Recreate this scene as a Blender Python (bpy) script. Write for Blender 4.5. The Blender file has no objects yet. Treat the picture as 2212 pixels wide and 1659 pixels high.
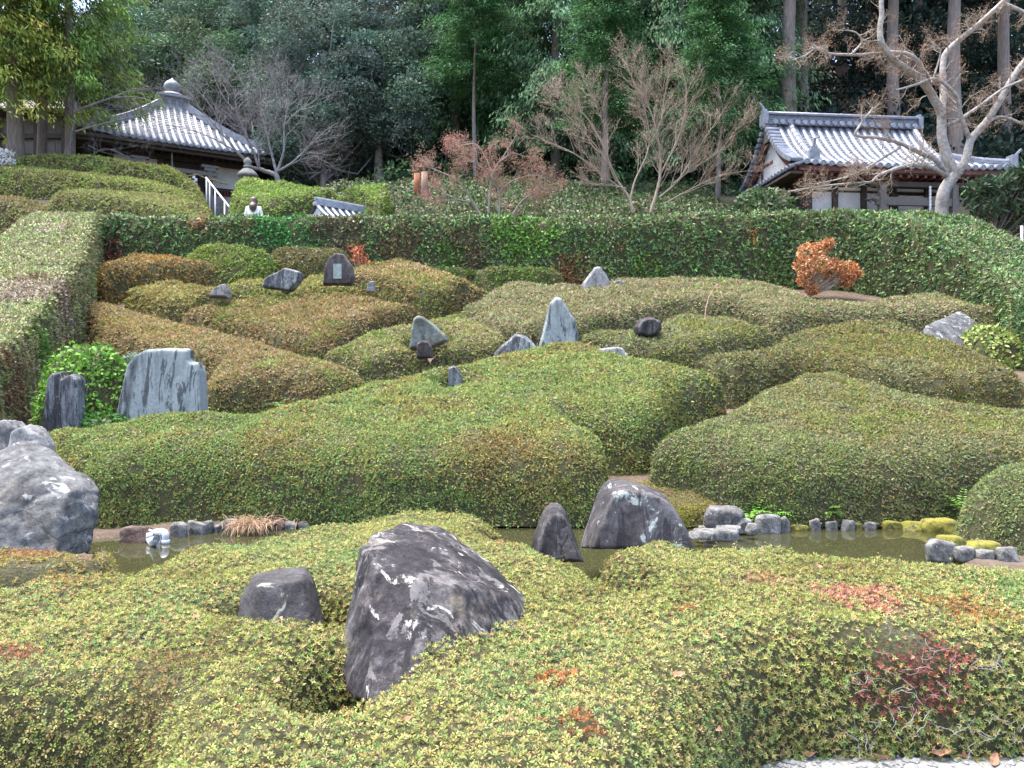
import bpy, bmesh, math, random
import numpy as np
from mathutils import Vector

# ------------------------------------------------------------------ camera, world, light
SC = bpy.context.scene
COL = SC.collection
FPX = 773.6
cam_d = bpy.data.cameras.new('camera'); cam = bpy.data.objects.new('camera', cam_d); COL.objects.link(cam)
cam.location = (0, 0, 1.6); cam.rotation_euler = (math.radians(90), 0, 0)
cam_d.sensor_width = 36; cam_d.lens = 36 * FPX / 1024; cam_d.clip_start = .05; cam_d.clip_end = 2000
SC.camera = cam
W = bpy.data.worlds.new('World'); SC.world = W; W.use_nodes = True
wn = W.node_tree; bgn = wn.nodes['Background']
sky = wn.nodes.new('ShaderNodeTexSky'); sky.sky_type = 'NISHITA'; sky.sun_disc = False
SUN_EL, SUN_AZ = 74, 290          # azimuth clockwise from +Y
sky.sun_elevation = math.radians(SUN_EL); sky.sun_rotation = math.radians(SUN_AZ)
sky.air_density = 1.0; sky.dust_density = 3.0; sky.ozone_density = 1.0
wn.links.new(sky.outputs[0], bgn.inputs[0]); bgn.inputs[1].default_value = .095
sd = bpy.data.lights.new('sun', 'SUN'); sd.energy = 1.5; sd.angle = math.radians(40); sd.color = (1, .95, .86)
sun = bpy.data.objects.new('sun', sd); COL.objects.link(sun); sun.location = (0, 0, 60)
a_, e_ = math.radians(SUN_AZ), math.radians(SUN_EL)
sun.rotation_euler = Vector((math.sin(a_) * math.cos(e_), math.cos(a_) * math.cos(e_), math.sin(e_))).to_track_quat('Z', 'Y').to_euler()
SC.view_settings.view_transform = 'Standard'; SC.view_settings.look = 'None'
SC.view_settings.gamma = 1; SC.view_settings.use_curve_mapping = False
SC.view_settings.exposure = 2.92
SC.render.engine = 'CYCLES'
SC.cycles.max_bounces = 6; SC.cycles.diffuse_bounces = 3; SC.cycles.glossy_bounces = 3
SC.cycles.transmission_bounces = 3; SC.cycles.transparent_max_bounces = 6

R = np.random.default_rng(7)
PR = random.Random(5)
S = 1024 / 2212.0

# ------------------------------------------------------------------ numeric helpers
def ray(u, v):
    return (u * S - 512) / FPX, (384 - v * S) / FPX
def at(u, v, Y):
    a, b = ray(u, v)
    return np.array([a * Y, Y, 1.6 + b * Y])
def zat(v, Y): return 1.6 + (384 - v * S) / FPX * Y
def xat(u, Y): return (u * S - 512) / FPX * Y

def _hash(ix, iy, iz, s):
    n = (ix.astype(np.uint32) * np.uint32(374761393) + iy.astype(np.uint32) * np.uint32(668265263)
         + iz.astype(np.uint32) * np.uint32(2246822519) + np.uint32((s * 3266489917) & 0xffffffff))
    n = (n ^ (n >> np.uint32(13))) * np.uint32(1274126177)
    n = n ^ (n >> np.uint32(16))
    return (n & np.uint32(0xffffff)).astype(np.float64) / 0xffffff
def vnoise(P, s=0):
    P = np.asarray(P, float)
    i = np.floor(P).astype(np.int64); f = P - i; f = f * f * (3 - 2 * f)
    x, y, z = i[:, 0], i[:, 1], i[:, 2]; r = 0
    for dx in (0, 1):
        for dy in (0, 1):
            for dz in (0, 1):
                w = (f[:, 0] if dx else 1 - f[:, 0]) * (f[:, 1] if dy else 1 - f[:, 1]) * (f[:, 2] if dz else 1 - f[:, 2])
                r = r + w * _hash(x + dx, y + dy, z + dz, s)
    return r
def fbm(P, s=0, o=3):
    P = np.asarray(P, float); r = 0; a = .5; t = 0
    for k in range(o):
        r = r + a * vnoise(P * 2 ** k, s + k * 17); t += a; a *= .5
    return r / t
def sstep(a, b, x):
    t = np.clip((x - a) / (b - a), 0, 1); return t * t * (3 - 2 * t)
def nrm(v):
    return v / np.maximum(np.linalg.norm(v, axis=-1, keepdims=True), 1e-9)

# ------------------------------------------------------------------ terrain
POND = [(-4.5, 8.1), (-4.1, 8.45), (-3.2, 8.75), (-2.2, 9.0), (0, 9.0), (1.5, 8.95), (2.5, 8.9), (4, 8.9), (5.2, 8.75), (5.4, 8.0), (4.5, 7.55),
        (3.9, 7.1), (3.6, 5.6), (2.2, 6.0), (1.0, 6.3), (-1, 6.4), (-2.5, 5.6), (-3.2, 6.3), (-3.6, 7.2)]
def poly_sdf(P, poly):
    """signed distance to a closed polygon, positive inside"""
    poly = np.asarray(poly, float); A = poly; B = np.roll(poly, -1, 0)
    out = np.empty(len(P))
    for c in range(0, len(P), 6000):
        p = P[c:c + 6000, None, :]; ab = (B - A)[None]; ap = p - A[None]
        t = np.clip((ap * ab).sum(2) / np.maximum((ab * ab).sum(2), 1e-12), 0, 1)
        d = np.sqrt(((ap - ab * t[..., None]) ** 2).sum(2)).min(1)
        yi, yj = A[None, :, 1], B[None, :, 1]; py, px = p[..., 1], p[..., 0]
        cr = (yi > py) != (yj > py)
        xi = A[None, :, 0] + (py - yi) / np.where(yj == yi, 1e-12, yj - yi) * (B - A)[None, :, 0]
        ins = (cr & (px < xi)).sum(1) % 2 == 1
        out[c:c + 6000] = np.where(ins, d, -d)
    return out

def G(x, y):
    x = np.asarray(x, float); y = np.asarray(y, float)
    z = np.maximum(y - 9, 0) * .357
    z = np.minimum(z, 12 * .357)
    z = z + sstep(21.3, 23, y) * 1.32
    z = z + np.clip(y - 23, 0, 10) * .42
    z = z + np.clip(y - 33, 0, 40) * .55
    # upper left bank
    lb = sstep(-7.4, -9.6, x) * sstep(22, 23.5, y)
    z = z + lb * (np.clip(6 + .55 * (y - 22), 0, 9.3) - z) * sstep(33, 30, y)
    # levelled ground under the buildings
    z = z + sstep(7.2, 8.6, x) * sstep(19, 17.5, x) * sstep(23.4, 24.4, y) * sstep(31, 29.2, y) * (6.2 - z)
    cx, cy = x + 9.3, y - 25.2; al = np.clip((-.398 * cx + .917 * cy) / 5.02, -.6, 1.25); off = abs(.917 * cx + .398 * cy)
    cor = sstep(2.1, 1.5, off) * (y > 23.3) * (y < 32)
    z = z + cor * np.minimum(5.45 + 2.3 * np.clip(al, 0, 1.1) - z, 0)
    hx, hy = x + 14.6, y - 35.0
    hd = np.maximum(abs(.865 * hx + .503 * hy) - 6, abs(-.503 * hx + .865 * hy) - 6)
    z = z + sstep(2.0, 0, hd) * (8.05 - z)
    return z
def G1(x, y): return float(G(np.array([x]), np.array([y]))[0])
def hit(u, v, h, base=G, y0=1.0, y1=60):
    """where the sight line through a point meets the surface base+h"""
    a, b = ray(u, v); Y = np.arange(y0, y1, .01)
    k = np.nonzero(1.6 + b * Y <= base(a * Y, Y) + h)[0]
    y = Y[k[0]] if len(k) else y1
    return np.array([a * y, y])

# ------------------------------------------------------------------ objects
def tag(o, label=None, cat=None, group=None, kind=None):
    if label: o['label'] = label
    if cat: o['category'] = cat
    if group: o['group'] = group
    if kind: o['kind'] = kind
    elif cat: o['kind'] = 'thing'
    return o
def empty(name, loc, label, cat, group=None):
    o = bpy.data.objects.new(name, None); COL.objects.link(o); o.location = [float(c) for c in loc]
    o.empty_display_size = .2
    return tag(o, label, cat, group)
def wpos(o):
    p = np.zeros(3)
    while o is not None:
        p = p + np.array(o.location); o = o.parent
    return p
def np_mesh(name, V, F, col=None, smooth=False, dom='FACE'):
    V = np.ascontiguousarray(V, np.float32); me = bpy.data.meshes.new(name)
    if isinstance(F, list):
        me.from_pydata(V.tolist(), [], F)
    else:
        F = np.ascontiguousarray(F, np.int32); M, k = F.shape
        me.vertices.add(len(V)); me.vertices.foreach_set('co', V.ravel())
        me.loops.add(M * k); me.loops.foreach_set('vertex_index', F.ravel())
        me.polygons.add(M); me.polygons.foreach_set('loop_start', np.arange(0, M * k, k, dtype=np.int32))
        me.update(calc_edges=True)
    if col is not None:
        at_ = me.attributes.new('tint', 'FLOAT_COLOR', dom)
        c4 = np.ones((len(col), 4), np.float32); c4[:, :3] = col
        at_.data.foreach_set('color', c4.ravel())
    if smooth: me.polygons.foreach_set('use_smooth', np.ones(len(me.polygons), bool))
    return me
def obj(name, V, F, mat, parent=None, loc=None, col=None, smooth=False, dom='FACE'):
    """world-space vertices -> one linked object with its origin at loc (or at its parent)"""
    V = np.asarray(V, float)
    base = wpos(parent) if parent is not None else np.zeros(3)
    L = np.array(loc, float) if loc is not None else base
    me = np_mesh(name, V - L, F, col, smooth, dom); me.materials.append(mat)
    o = bpy.data.objects.new(name, me); COL.objects.link(o)
    o.parent = parent; o.location = [float(c) for c in (L - base)]
    return o
class MB:
    def __init__(s): s.V = []; s.F = []
    def add(s, V, F):
        n = len(s.V); s.V += [tuple(map(float, v)) for v in V]; s.F += [tuple(i + n for i in f) for f in F]; return s
    def box(s, c, sx, sy, sz, ax=(1, 0, 0), ay=(0, 1, 0), az=(0, 0, 1)):
        c, ax, ay, az = map(np.array, (c, ax, ay, az)); V = []
        for k in (-1, 1):
            for j in (-1, 1):
                for i in (-1, 1): V.append(c + ax * sx * i / 2 + ay * sy * j / 2 + az * sz * k / 2)
        return s.add(V, [(0, 2, 3, 1), (4, 5, 7, 6), (0, 1, 5, 4), (2, 6, 7, 3), (0, 4, 6, 2), (1, 3, 7, 5)])
    def bar(s, p, q, w, h):
        p, q = np.array(p, float), np.array(q, float); d = q - p; L = np.linalg.norm(d); d /= L
        up = np.array([0, 0, 1.]) if abs(d[2]) < .95 else np.array([0, 1., 0])
        sx = np.cross(d, up); sx /= np.linalg.norm(sx); sz = np.cross(sx, d)
        return s.box((p + q) / 2, L, w, h, d, sx, sz)
    def tube(s, pts, rad, n=8, cap=True):
        V, F = tube(pts, rad, n, cap); return s.add(V, F)
    def lathe(s, c, prof, n=16):
        V = []; F = []
        for r, z in prof:
            for k in range(n): V.append((c[0] + r * math.cos(2 * math.pi * k / n), c[1] + r * math.sin(2 * math.pi * k / n), c[2] + z))
        for j in range(len(prof) - 1):
            for k in range(n): F.append((j * n + k, j * n + (k + 1) % n, (j + 1) * n + (k + 1) % n, (j + 1) * n + k))
        F.append(tuple(range(n))[::-1]); F.append(tuple((len(prof) - 1) * n + k for k in range(n)))
        return s.add(V, F)
    def obj(s, name, mat, parent=None, loc=None, smooth=False):
        return obj(name, s.V, s.F, mat, parent, loc, smooth=smooth)
def tube(pts, rad, n=8, cap=True):
    pts = np.asarray(pts, float); m = len(pts); rad = np.broadcast_to(np.asarray(rad, float), (m,))
    d = nrm(np.gradient(pts, axis=0)); ref = np.array([0, 0, 1.]) if abs(d[:, 2]).mean() < .8 else np.array([1., .13, 0])
    a = nrm(np.cross(d, ref)); b = np.cross(a, d); th = np.arange(n) * 2 * math.pi / n
    V = (pts[:, None] + rad[:, None, None] * (a[:, None] * np.cos(th)[None, :, None] + b[:, None] * np.sin(th)[None, :, None])).reshape(-1, 3)
    F = []
    for j in range(m - 1):
        for k in range(n): F.append((j * n + k, j * n + (k + 1) % n, (j + 1) * n + (k + 1) % n, (j + 1) * n + k))
    if cap: F.append(tuple(range(n))[::-1]); F.append(tuple((m - 1) * n + k for k in range(n)))
    return V, F
def tubes_np(lines, n=3):
    """many open tubes joined, quads only: lines = list of (pts, radii)"""
    VV = []; FF = []; off = 0
    th = np.arange(n) * 2 * math.pi / n; cs, sn = np.cos(th), np.sin(th); k = np.arange(n)
    for pts, rad in lines:
        m = len(pts); d = nrm(np.gradient(pts, axis=0)); ref = np.array([.31, .2, .93]) if abs(d[:, 2].mean()) < .8 else np.array([1., .13, 0])
        a = nrm(np.cross(d, ref)); b = np.cross(a, d)
        V = pts[:, None] + rad[:, None, None] * (a[:, None] * cs[None, :, None] + b[:, None] * sn[None, :, None])
        j = np.arange(m - 1)[:, None] * n
        F = np.stack([j + k, j + (k + 1) % n, j + n + (k + 1) % n, j + n + k], -1).reshape(-1, 4) + off
        VV.append(V.reshape(-1, 3)); FF.append(F); off += m * n
    return np.concatenate(VV), np.concatenate(FF)

# ------------------------------------------------------------------ materials
def newmat(name):
    m = bpy.data.materials.new(name); m.use_nodes = True; nt = m.node_tree
    return m, nt, nt.nodes['Principled BSDF']
def N(nt, t, **kw):
    n = nt.nodes.new(t)
    for k, v in kw.items():
        if k in n.inputs: n.inputs[k].default_value = v
        else: setattr(n, k, v)
    return n
def ramp(nt, fac, stops):
    r = nt.nodes.new('ShaderNodeValToRGB'); e = r.color_ramp.elements
    while len(e) < len(stops): e.new(.5)
    for i, (p, c) in enumerate(stops):
        e[i].position = p; e[i].color = (*c, 1) if len(c) == 3 else c
    nt.links.new(fac, r.inputs[0]); return r.outputs[0]
def mix(nt, f, a, b):
    m = nt.nodes.new('ShaderNodeMix'); m.data_type = 'RGBA'
    for s, x in ((0, f), (6, a), (7, b)):
        if hasattr(x, 'is_linked'): nt.links.new(x, m.inputs[s])
        else: m.inputs[s].default_value = x if s == 0 else (*x, 1)
    return m.outputs[2]
def noise(nt, scale, detail=4, rough=.6, stretch=None, coord='Object', dist=0):
    tc = nt.nodes.new('ShaderNodeTexCoord'); out = tc.outputs[coord]
    if stretch:
        mp = nt.nodes.new('ShaderNodeMapping'); mp.inputs['Scale'].default_value = stretch; nt.links.new(out, mp.inputs[0]); out = mp.outputs[0]
    n = N(nt, 'ShaderNodeTexNoise', Scale=scale, Detail=detail, Roughness=rough, Distortion=dist); nt.links.new(out, n.inputs['Vector'])
    return n.outputs['Fac']
def bump(nt, h, strength, dist=.02, b=None):
    n = N(nt, 'ShaderNodeBump', Strength=strength, Distance=dist); nt.links.new(h, n.inputs['Height'])
    if b: nt.links.new(b, n.inputs['Normal'])
    return n.outputs[0]
def leaf_mat(name, transl=.25, rough=.5, spec=.3):
    m, nt, p = newmat(name)
    a = N(nt, 'ShaderNodeAttribute', attribute_name='tint')
    nt.links.new(a.outputs['Color'], p.inputs['Base Color']); p.inputs['Roughness'].default_value = rough
    p.inputs['Specular IOR Level'].default_value = spec
    t = nt.nodes.new('ShaderNodeBsdfTranslucent'); nt.links.new(a.outputs['Color'], t.inputs[0])
    mx = nt.nodes.new('ShaderNodeMixShader'); mx.inputs[0].default_value = transl
    nt.links.new(p.outputs[0], mx.inputs[1]); nt.links.new(t.outputs[0], mx.inputs[2])
    nt.links.new(mx.outputs[0], nt.nodes['Material Output'].inputs[0]); return m
def plain(name, c1, c2=None, scale=8, rough=.7, bmp=0, stretch=None, metal=0):
    m, nt, p = newmat(name); p.inputs['Roughness'].default_value = rough; p.inputs['Metallic'].default_value = metal
    n = noise(nt, scale, 5, .65, stretch)
    nt.links.new(ramp(nt, n, [(.3, c1), (.7, c2 or tuple(x * 1.3 for x in c1))]), p.inputs['Base Color'])
    if bmp: nt.links.new(bump(nt, n, bmp), p.inputs['Normal'])
    return m
def rock_mat(name, dark, mid, pale, lichen, streak=1.0, lich=.62, scale=5, crack=.0, warm=None, plo=.55, g=.5, sp=.3, vein=0):
    dark, mid, pale, lichen = (tuple(x * g for x in c) for c in (dark, mid, pale, lichen))
    if warm: warm = tuple(x * g for x in warm)
    m, nt, p = newmat(name); p.inputs['Roughness'].default_value = .8; p.inputs['Specular IOR Level'].default_value = .3
    st = (1, 1, streak)
    n1 = noise(nt, scale, 10, .72, st, dist=.3); n2 = noise(nt, scale * .5, 4, .6, st, dist=.6); n3 = noise(nt, scale * 7, 5, .75)
    c = ramp(nt, n1, [(.38, dark), (.5, mid), (.64, pale)])
    big = ramp(nt, n2, [(plo - .05, (0, 0, 0)), (plo + .05, (1, 1, 1))])
    c = mix(nt, big, c, mix(nt, .55, pale, mid))
    if warm: c = mix(nt, ramp(nt, noise(nt, scale * .8, 5, .7, (1, 1, .7)), [(.54, (0, 0, 0)), (.64, (.75,) * 3)]), c, warm)
    speck = ramp(nt, n3, [(.36, (1 - sp * 1.3,) * 3), (.64, (1 + sp,) * 3)])
    mm = nt.nodes.new('ShaderNodeMix'); mm.data_type = 'RGBA'; mm.blend_type = 'MULTIPLY'; mm.inputs[0].default_value = 1
    nt.links.new(c, mm.inputs[6]); nt.links.new(speck, mm.inputs[7]); c = mm.outputs[2]
    l = noise(nt, scale * 1.6, 8, .7, dist=.8)
    c = mix(nt, ramp(nt, l, [(lich, (0, 0, 0)), (lich + .035, (1, 1, 1))]), c, lichen)
    if vein:
        v_ = noise(nt, scale * 1.9, 10, .68, (1.5, 1.5, .2), dist=.8)
        c = mix(nt, ramp(nt, v_, [(.53, (0, 0, 0)), (.56, (vein,) * 3)]), c, dark)
        v2 = noise(nt, scale * 1.5, 10, .7, (1.3, 1.3, .26), dist=.6)
        c = mix(nt, ramp(nt, v2, [(.575, (0, 0, 0)), (.6, (vein * .85,) * 3)]), c, pale)
    b = bump(nt, n3, .7, .012); b = bump(nt, n1, .8, .04, b)
    if crack:
        tc = nt.nodes.new('ShaderNodeTexCoord'); mp = nt.nodes.new('ShaderNodeMapping')
        mp.inputs['Rotation'].default_value = (.3, .5, .4); mp.inputs['Scale'].default_value = (1, 1, 1.9)
        nz = N(nt, 'ShaderNodeTexNoise', Scale=3.0, Detail=3); nt.links.new(tc.outputs['Object'], nz.inputs['Vector'])
        ad = nt.nodes.new('ShaderNodeVectorMath'); ad.operation = 'MULTIPLY_ADD'; ad.inputs[1].default_value = (.25,) * 3
        nt.links.new(nz.outputs['Color'], ad.inputs[0]); nt.links.new(tc.outputs['Object'], ad.inputs[2]); nt.links.new(ad.outputs[0], mp.inputs[0])
        vo = N(nt, 'ShaderNodeTexVoronoi', Scale=crack, feature='DISTANCE_TO_EDGE'); nt.links.new(mp.outputs[0], vo.inputs['Vector'])
        cr = ramp(nt, vo.outputs['Distance'], [(.0, (0, 0, 0)), (.02, (1, 1, 1))])
        cm = N(nt, 'ShaderNodeMath', operation='MULTIPLY'); nt.links.new(ramp(nt, vo.outputs['Distance'], [(0, (.8,) * 3), (.012, (0, 0, 0))]), cm.inputs[0]); nt.links.new(ramp(nt, noise(nt, 2.2, 2), [(.48, (0, 0, 0)), (.56, (1, 1, 1))]), cm.inputs[1])
        c = mix(nt, cm.outputs[0], c, tuple(x * .35 for x in dark))
    nt.links.new(c, p.inputs['Base Color']); nt.links.new(b, p.inputs['Normal']); return m

M_LEAF = leaf_mat('azalea_leaf', .3, .7, .12)
M_HEDGE = leaf_mat('hedge_leaf', .2, .5, .25)
M_TREE = leaf_mat('tree_leaf', .3, .6, .15)
M_TWIG = plain('twig_mass', (.014, .012, .006), (.075, .072, .024), 55, .95, .9)
M_BARK = plain('grey_bark', (.16, .13, .11), (.34, .3, .27), 6, .9, .6, (3, 3, .8))
M_PALEBARK = plain('pale_bark', (.17, .145, .125), (.44, .41, .38), 9, .85, .5)
M_BUSHBARK = plain('tan_bark', (.2, .145, .1), (.38, .3, .24), 9, .85, .4)
M_CHERRY = plain('cherry_bark', (.09, .08, .085), (.27, .255, .26), 7, .85, .4)
M_CEDAR = plain('cedar_bark', (.1, .075, .065), (.26, .22, .2), 5, .9, .7, (5, 5, .5))
M_RED = plain('red_brown_bark', (.2, .07, .03), (.34, .14, .07), 5, .9, .5, (5, 5, .5))
M_TILE = plain('glazed_grey_tile', (.12, .13, .165), (.3, .32, .37), 5, .38, .15)
M_TILE_PAN = plain('pan_tile', (.075, .082, .105), (.16, .175, .21), 7, .45, .15)
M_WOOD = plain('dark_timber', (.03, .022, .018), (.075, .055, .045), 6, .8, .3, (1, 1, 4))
M_GREYWOOD = plain('weathered_timber', (.1, .088, .08), (.2, .18, .165), 8, .85, .3, (1, 6, 6))
M_REDWOOD = plain('red_timber', (.09, .025, .02), (.16, .05, .04), 8, .7, .2)
M_PLASTER = plain('white_plaster', (.46, .45, .45), (.62, .61, .61), 2, .9)
M_WHITE = plain('white_paint', (.72, .72, .72), (.84, .84, .84), 3, .45)
M_PVC = plain('white_plastic_pipe', (.4, .42, .46), (.56, .58, .62), 6, .4)
M_PVCGREY = plain('grey_plastic_pipe', (.14, .12, .13), (.2, .18, .18), 6, .5)
M_STEP = plain('dark_step_stone', (.06, .055, .055), (.2, .19, .18), 4, .85, .4)
M_STRAW = plain('straw_rope', (.3, .2, .09), (.48, .35, .17), 14, .9)
M_DEAD = plain('dead_leaf', (.2, .08, .045), (.38, .2, .12), 30, .7)
M_DRY = plain('dry_grass', (.33, .2, .12), (.55, .38, .24), 20, .8)
M_LANT = plain('lantern_stone', (.12, .12, .11), (.3, .29, .27), 9, .9, .5)
M_MOSSROCK = None

def soil_mat():
    m, nt, p = newmat('garden_soil'); p.inputs['Roughness'].default_value = .95
    a = noise(nt, 1.6, 6, .7); b = noise(nt, 22, 6, .7)
    c = mix(nt, ramp(nt, a, [(.35, (0,) * 3), (.65, (1,) * 3)]), (.05, .036, .024), (.11, .078, .055))
    c = mix(nt, ramp(nt, b, [(.5, (0,) * 3), (.7, (.6,) * 3)]), c, (.2, .135, .095))
    tc = nt.nodes.new('ShaderNodeTexCoord'); sx = nt.nodes.new('ShaderNodeSeparateXYZ'); nt.links.new(tc.outputs['Object'], sx.inputs[0])
    mr = N(nt, 'ShaderNodeMapRange'); mr.inputs[1].default_value = 23; mr.inputs[2].default_value = 26; nt.links.new(sx.outputs[1], mr.inputs[0])
    c = mix(nt, mr.outputs[0], c, mix(nt, b, (.02, .022, .012), (.05, .045, .025)))
    nt.links.new(c, p.inputs['Base Color']); nt.links.new(bump(nt, b, .8, .03), p.inputs['Normal']); return m
M_SOIL = soil_mat()
def water_mat():
    m, nt, p = newmat('pond_water'); p.inputs['Base Color'].default_value = (.035, .035, .016, 1)
    p.inputs['Roughness'].default_value = .03; p.inputs['IOR'].default_value = 1.33; p.inputs['Specular IOR Level'].default_value = .9
    nt.links.new(bump(nt, noise(nt, 5, 2, .5), .03, .01), p.inputs['Normal']); return m
M_WATER = water_mat()
M_GRAVEL = plain('pale_gravel', (.14, .14, .135), (.36, .36, .35), 60, .9, .6)

# ------------------------------------------------------------------ ground
def build_ground():
    xs = np.unique(np.concatenate([np.arange(-14, 14, .27), np.arange(-70, 70.1, 1.2), [-800, -300, -120, 120, 300, 800]]))
    ys = np.unique(np.concatenate([np.arange(1, 33, .27), np.arange(-20, 90, 1.2), [-800, -200, 130, 200, 320, 900]]))
    X, Y = np.meshgrid(xs, ys); P = np.stack([X.ravel(), Y.ravel()], 1); z = G(P[:, 0], P[:, 1])
    near = (abs(P[:, 0]) < 8) & (P[:, 1] > 3) & (P[:, 1] < 12)
    d = np.full(len(P), -9.); d[near] = poly_sdf(P[near], POND)
    z = z - sstep(-.15, .25, d) * .55
    z = z + (fbm(np.column_stack([P * .8, z]), 3) - .5) * .12 * (abs(P[:, 0]) < 60)
    z = z - .02
    nx, ny = len(xs), len(ys); i = (np.arange(ny - 1)[:, None] * nx + np.arange(nx - 1)[None]).ravel()
    F = np.stack([i, i + 1, i + nx + 1, i + nx], 1)
    o = obj('ground', np.column_stack([P, z]), F, M_SOIL, smooth=True); o['kind'] = 'structure'
    # pond water
    V = np.array([(x, y, -.07) for x, y in POND]); c = V.mean(0)
    V2 = c + (V - c) * 1.03
    o = obj('water', V2, [tuple(range(len(V2)))], M_WATER); o['kind'] = 'structure'
    # gravel path in front of the near hedge
    V = np.array([(-9, -6, .012), (9, -6, .012), (9, 3.45, .012), (1.0, 3.45, .012), (-.2, 1.9, .012), (-9, 2.6, .012)])
    o = obj('path', V, [tuple(range(len(V)))], M_GRAVEL); o['kind'] = 'structure'
build_ground()

# ------------------------------------------------------------------ clipped mounds
def chaikin(p, n=2):
    """closed Catmull-Rom curve through the points"""
    p = np.asarray(p, float); a, b, c, d = np.roll(p, 1, 0), p, np.roll(p, -1, 0), np.roll(p, -2, 0); out = []
    for t in np.arange(0, 1, 1 / (2 ** n)):
        out.append((2 * t ** 3 - 3 * t ** 2 + 1) * b + (t ** 3 - 2 * t ** 2 + t) * (c - a) * .4 + (-2 * t ** 3 + 3 * t ** 2) * c + (t ** 3 - t ** 2) * (d - b) * .4)
    return np.stack(out, 1).reshape(-1, 2)
GREEN = (.135, .205, .045); LIME = (.24, .3, .085); OLIVE = (.2, .2, .065); TAN = (.32, .23, .09)
BROWN = (.2, .135, .055); RUST = (.32, .15, .045); PINK = (.33, .25, .16); GREY = (.2, .23, .125); BLUEG = (.08, .145, .075); YEL = (.33, .3, .11)
DKG = (.05, .105, .035); RED = (.3, .075, .04); MINT = (.18, .26, .12)
def tints(P, pal, seed, scale=1.1, jit=.35, blobs=()):
    """leaf colours: patches of the palette's colours by position, jittered leaf by leaf"""
    n = len(P); c = np.empty((n, 3)); pal = np.array(pal)
    a = fbm(P * scale, seed, 4); b = fbm(P * scale * 2.3 + 9, seed + 5, 3)
    a = np.clip((a - .25) / .5, 0, .9999) * .6 + np.clip((b - .25) / .5, 0, .999) * .4 + R.normal(0, .2, n)
    a = np.clip(a, 0, .9999) * (len(pal) - 1)
    i = a.astype(int); f = (a - i)[:, None]
    c = pal[i] * (1 - f) + pal[np.minimum(i + 1, len(pal) - 1)] * f
    for (bx, by, bz, br, bc) in blobs:
        d = np.sqrt((P[:, 0] - bx) ** 2 + (P[:, 1] - by) ** 2 + (P[:, 2] - bz) ** 2) / br + (fbm(P * (2.2 / max(br, .12)), seed + 31, 3) - .5) * 1.6
        m = R.random(n) < .9 * sstep(1.25, .45, d); c[m] = np.array(bc) * R.uniform(.7, 1.25, (m.sum(), 1))
    return np.clip(c * np.exp(R.normal(0, jit, (n, 1))) * (1 + R.normal(0, .08, (n, 3))), .004, .8)
def leaves(P, D, Nn, L, Wd, tri=False):
    """P base points, D leaf axes, Nn leaf normals -> vertices, faces"""
    side = nrm(np.cross(D, Nn)); L = np.broadcast_to(L, len(P))[:, None]; Wd = np.broadcast_to(Wd, len(P))[:, None]
    n = len(P)
    if tri:
        V = np.stack([P - side * Wd * .5, P + side * Wd * .5, P + D * L], 1).reshape(-1, 3); return V, np.arange(3 * n).reshape(-1, 3)
    up = np.cross(side, D)
    V = np.stack([P, P + D * L * .55 + side * Wd * .5 + up * Wd * .12, P + D * L, P + D * L * .55 - side * Wd * .5 + up * Wd * .12], 1).reshape(-1, 3)
    return V, np.arange(4 * n).reshape(-1, 4)
def sample_quads(V, F, dens):
    """random points on quads, dens(centres, normals) per square metre"""
    A, B, C, D = (V[F[:, k]] for k in range(4))
    n = np.cross(C - A, D - B); ar = np.linalg.norm(n, axis=1) / 2; nn = n / np.maximum(2 * ar[:, None], 1e-9)
    nn[nn[:, 2] < 0] *= -1
    want = ar * dens((A + B + C + D) / 4, nn); k = np.floor(want + R.random(len(want))).astype(int)
    idx = np.repeat(np.arange(len(F)), k); s, t = R.random((2, len(idx), 1))
    P = (A[idx] * (1 - s) + B[idx] * s) * (1 - t) + (D[idx] * (1 - s) + C[idx] * s) * t
    return P, nn[idx]
def outline_xy(outline, h, base, w, ymax=20.7):
    pts = []
    for o in outline:
        if o[0] == 'w': pts.append(('w', o[1], o[2])); continue
        k, u, v = o
        p = hit(u, v, {'b': 0, 'm': h * .5, 't': h * .97}[k], base)
        if k == 't': p = p * (1 + .6 * w / np.linalg.norm(p))
        if base is G and p[1] > ymax: p = p * ymax / p[1]
        pts.append((k, *p))
    # the ends of the outline: a foot cannot lie behind the flank, nor the crest before it
    bad = set(); n = len(pts)
    for i, q in enumerate(pts):
        if q[0] != 'm': continue
        for st in (1, -1):
            j = (i + st) % n
            while pts[j][0] == 'b' and pts[j][2] > q[2] - .02 or pts[j][0] == 't' and pts[j][2] < q[2] + .02: bad.add(j); j = (j + st) % n
    return np.array([q[1:] for i, q in enumerate(pts) if i not in bad])
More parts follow.
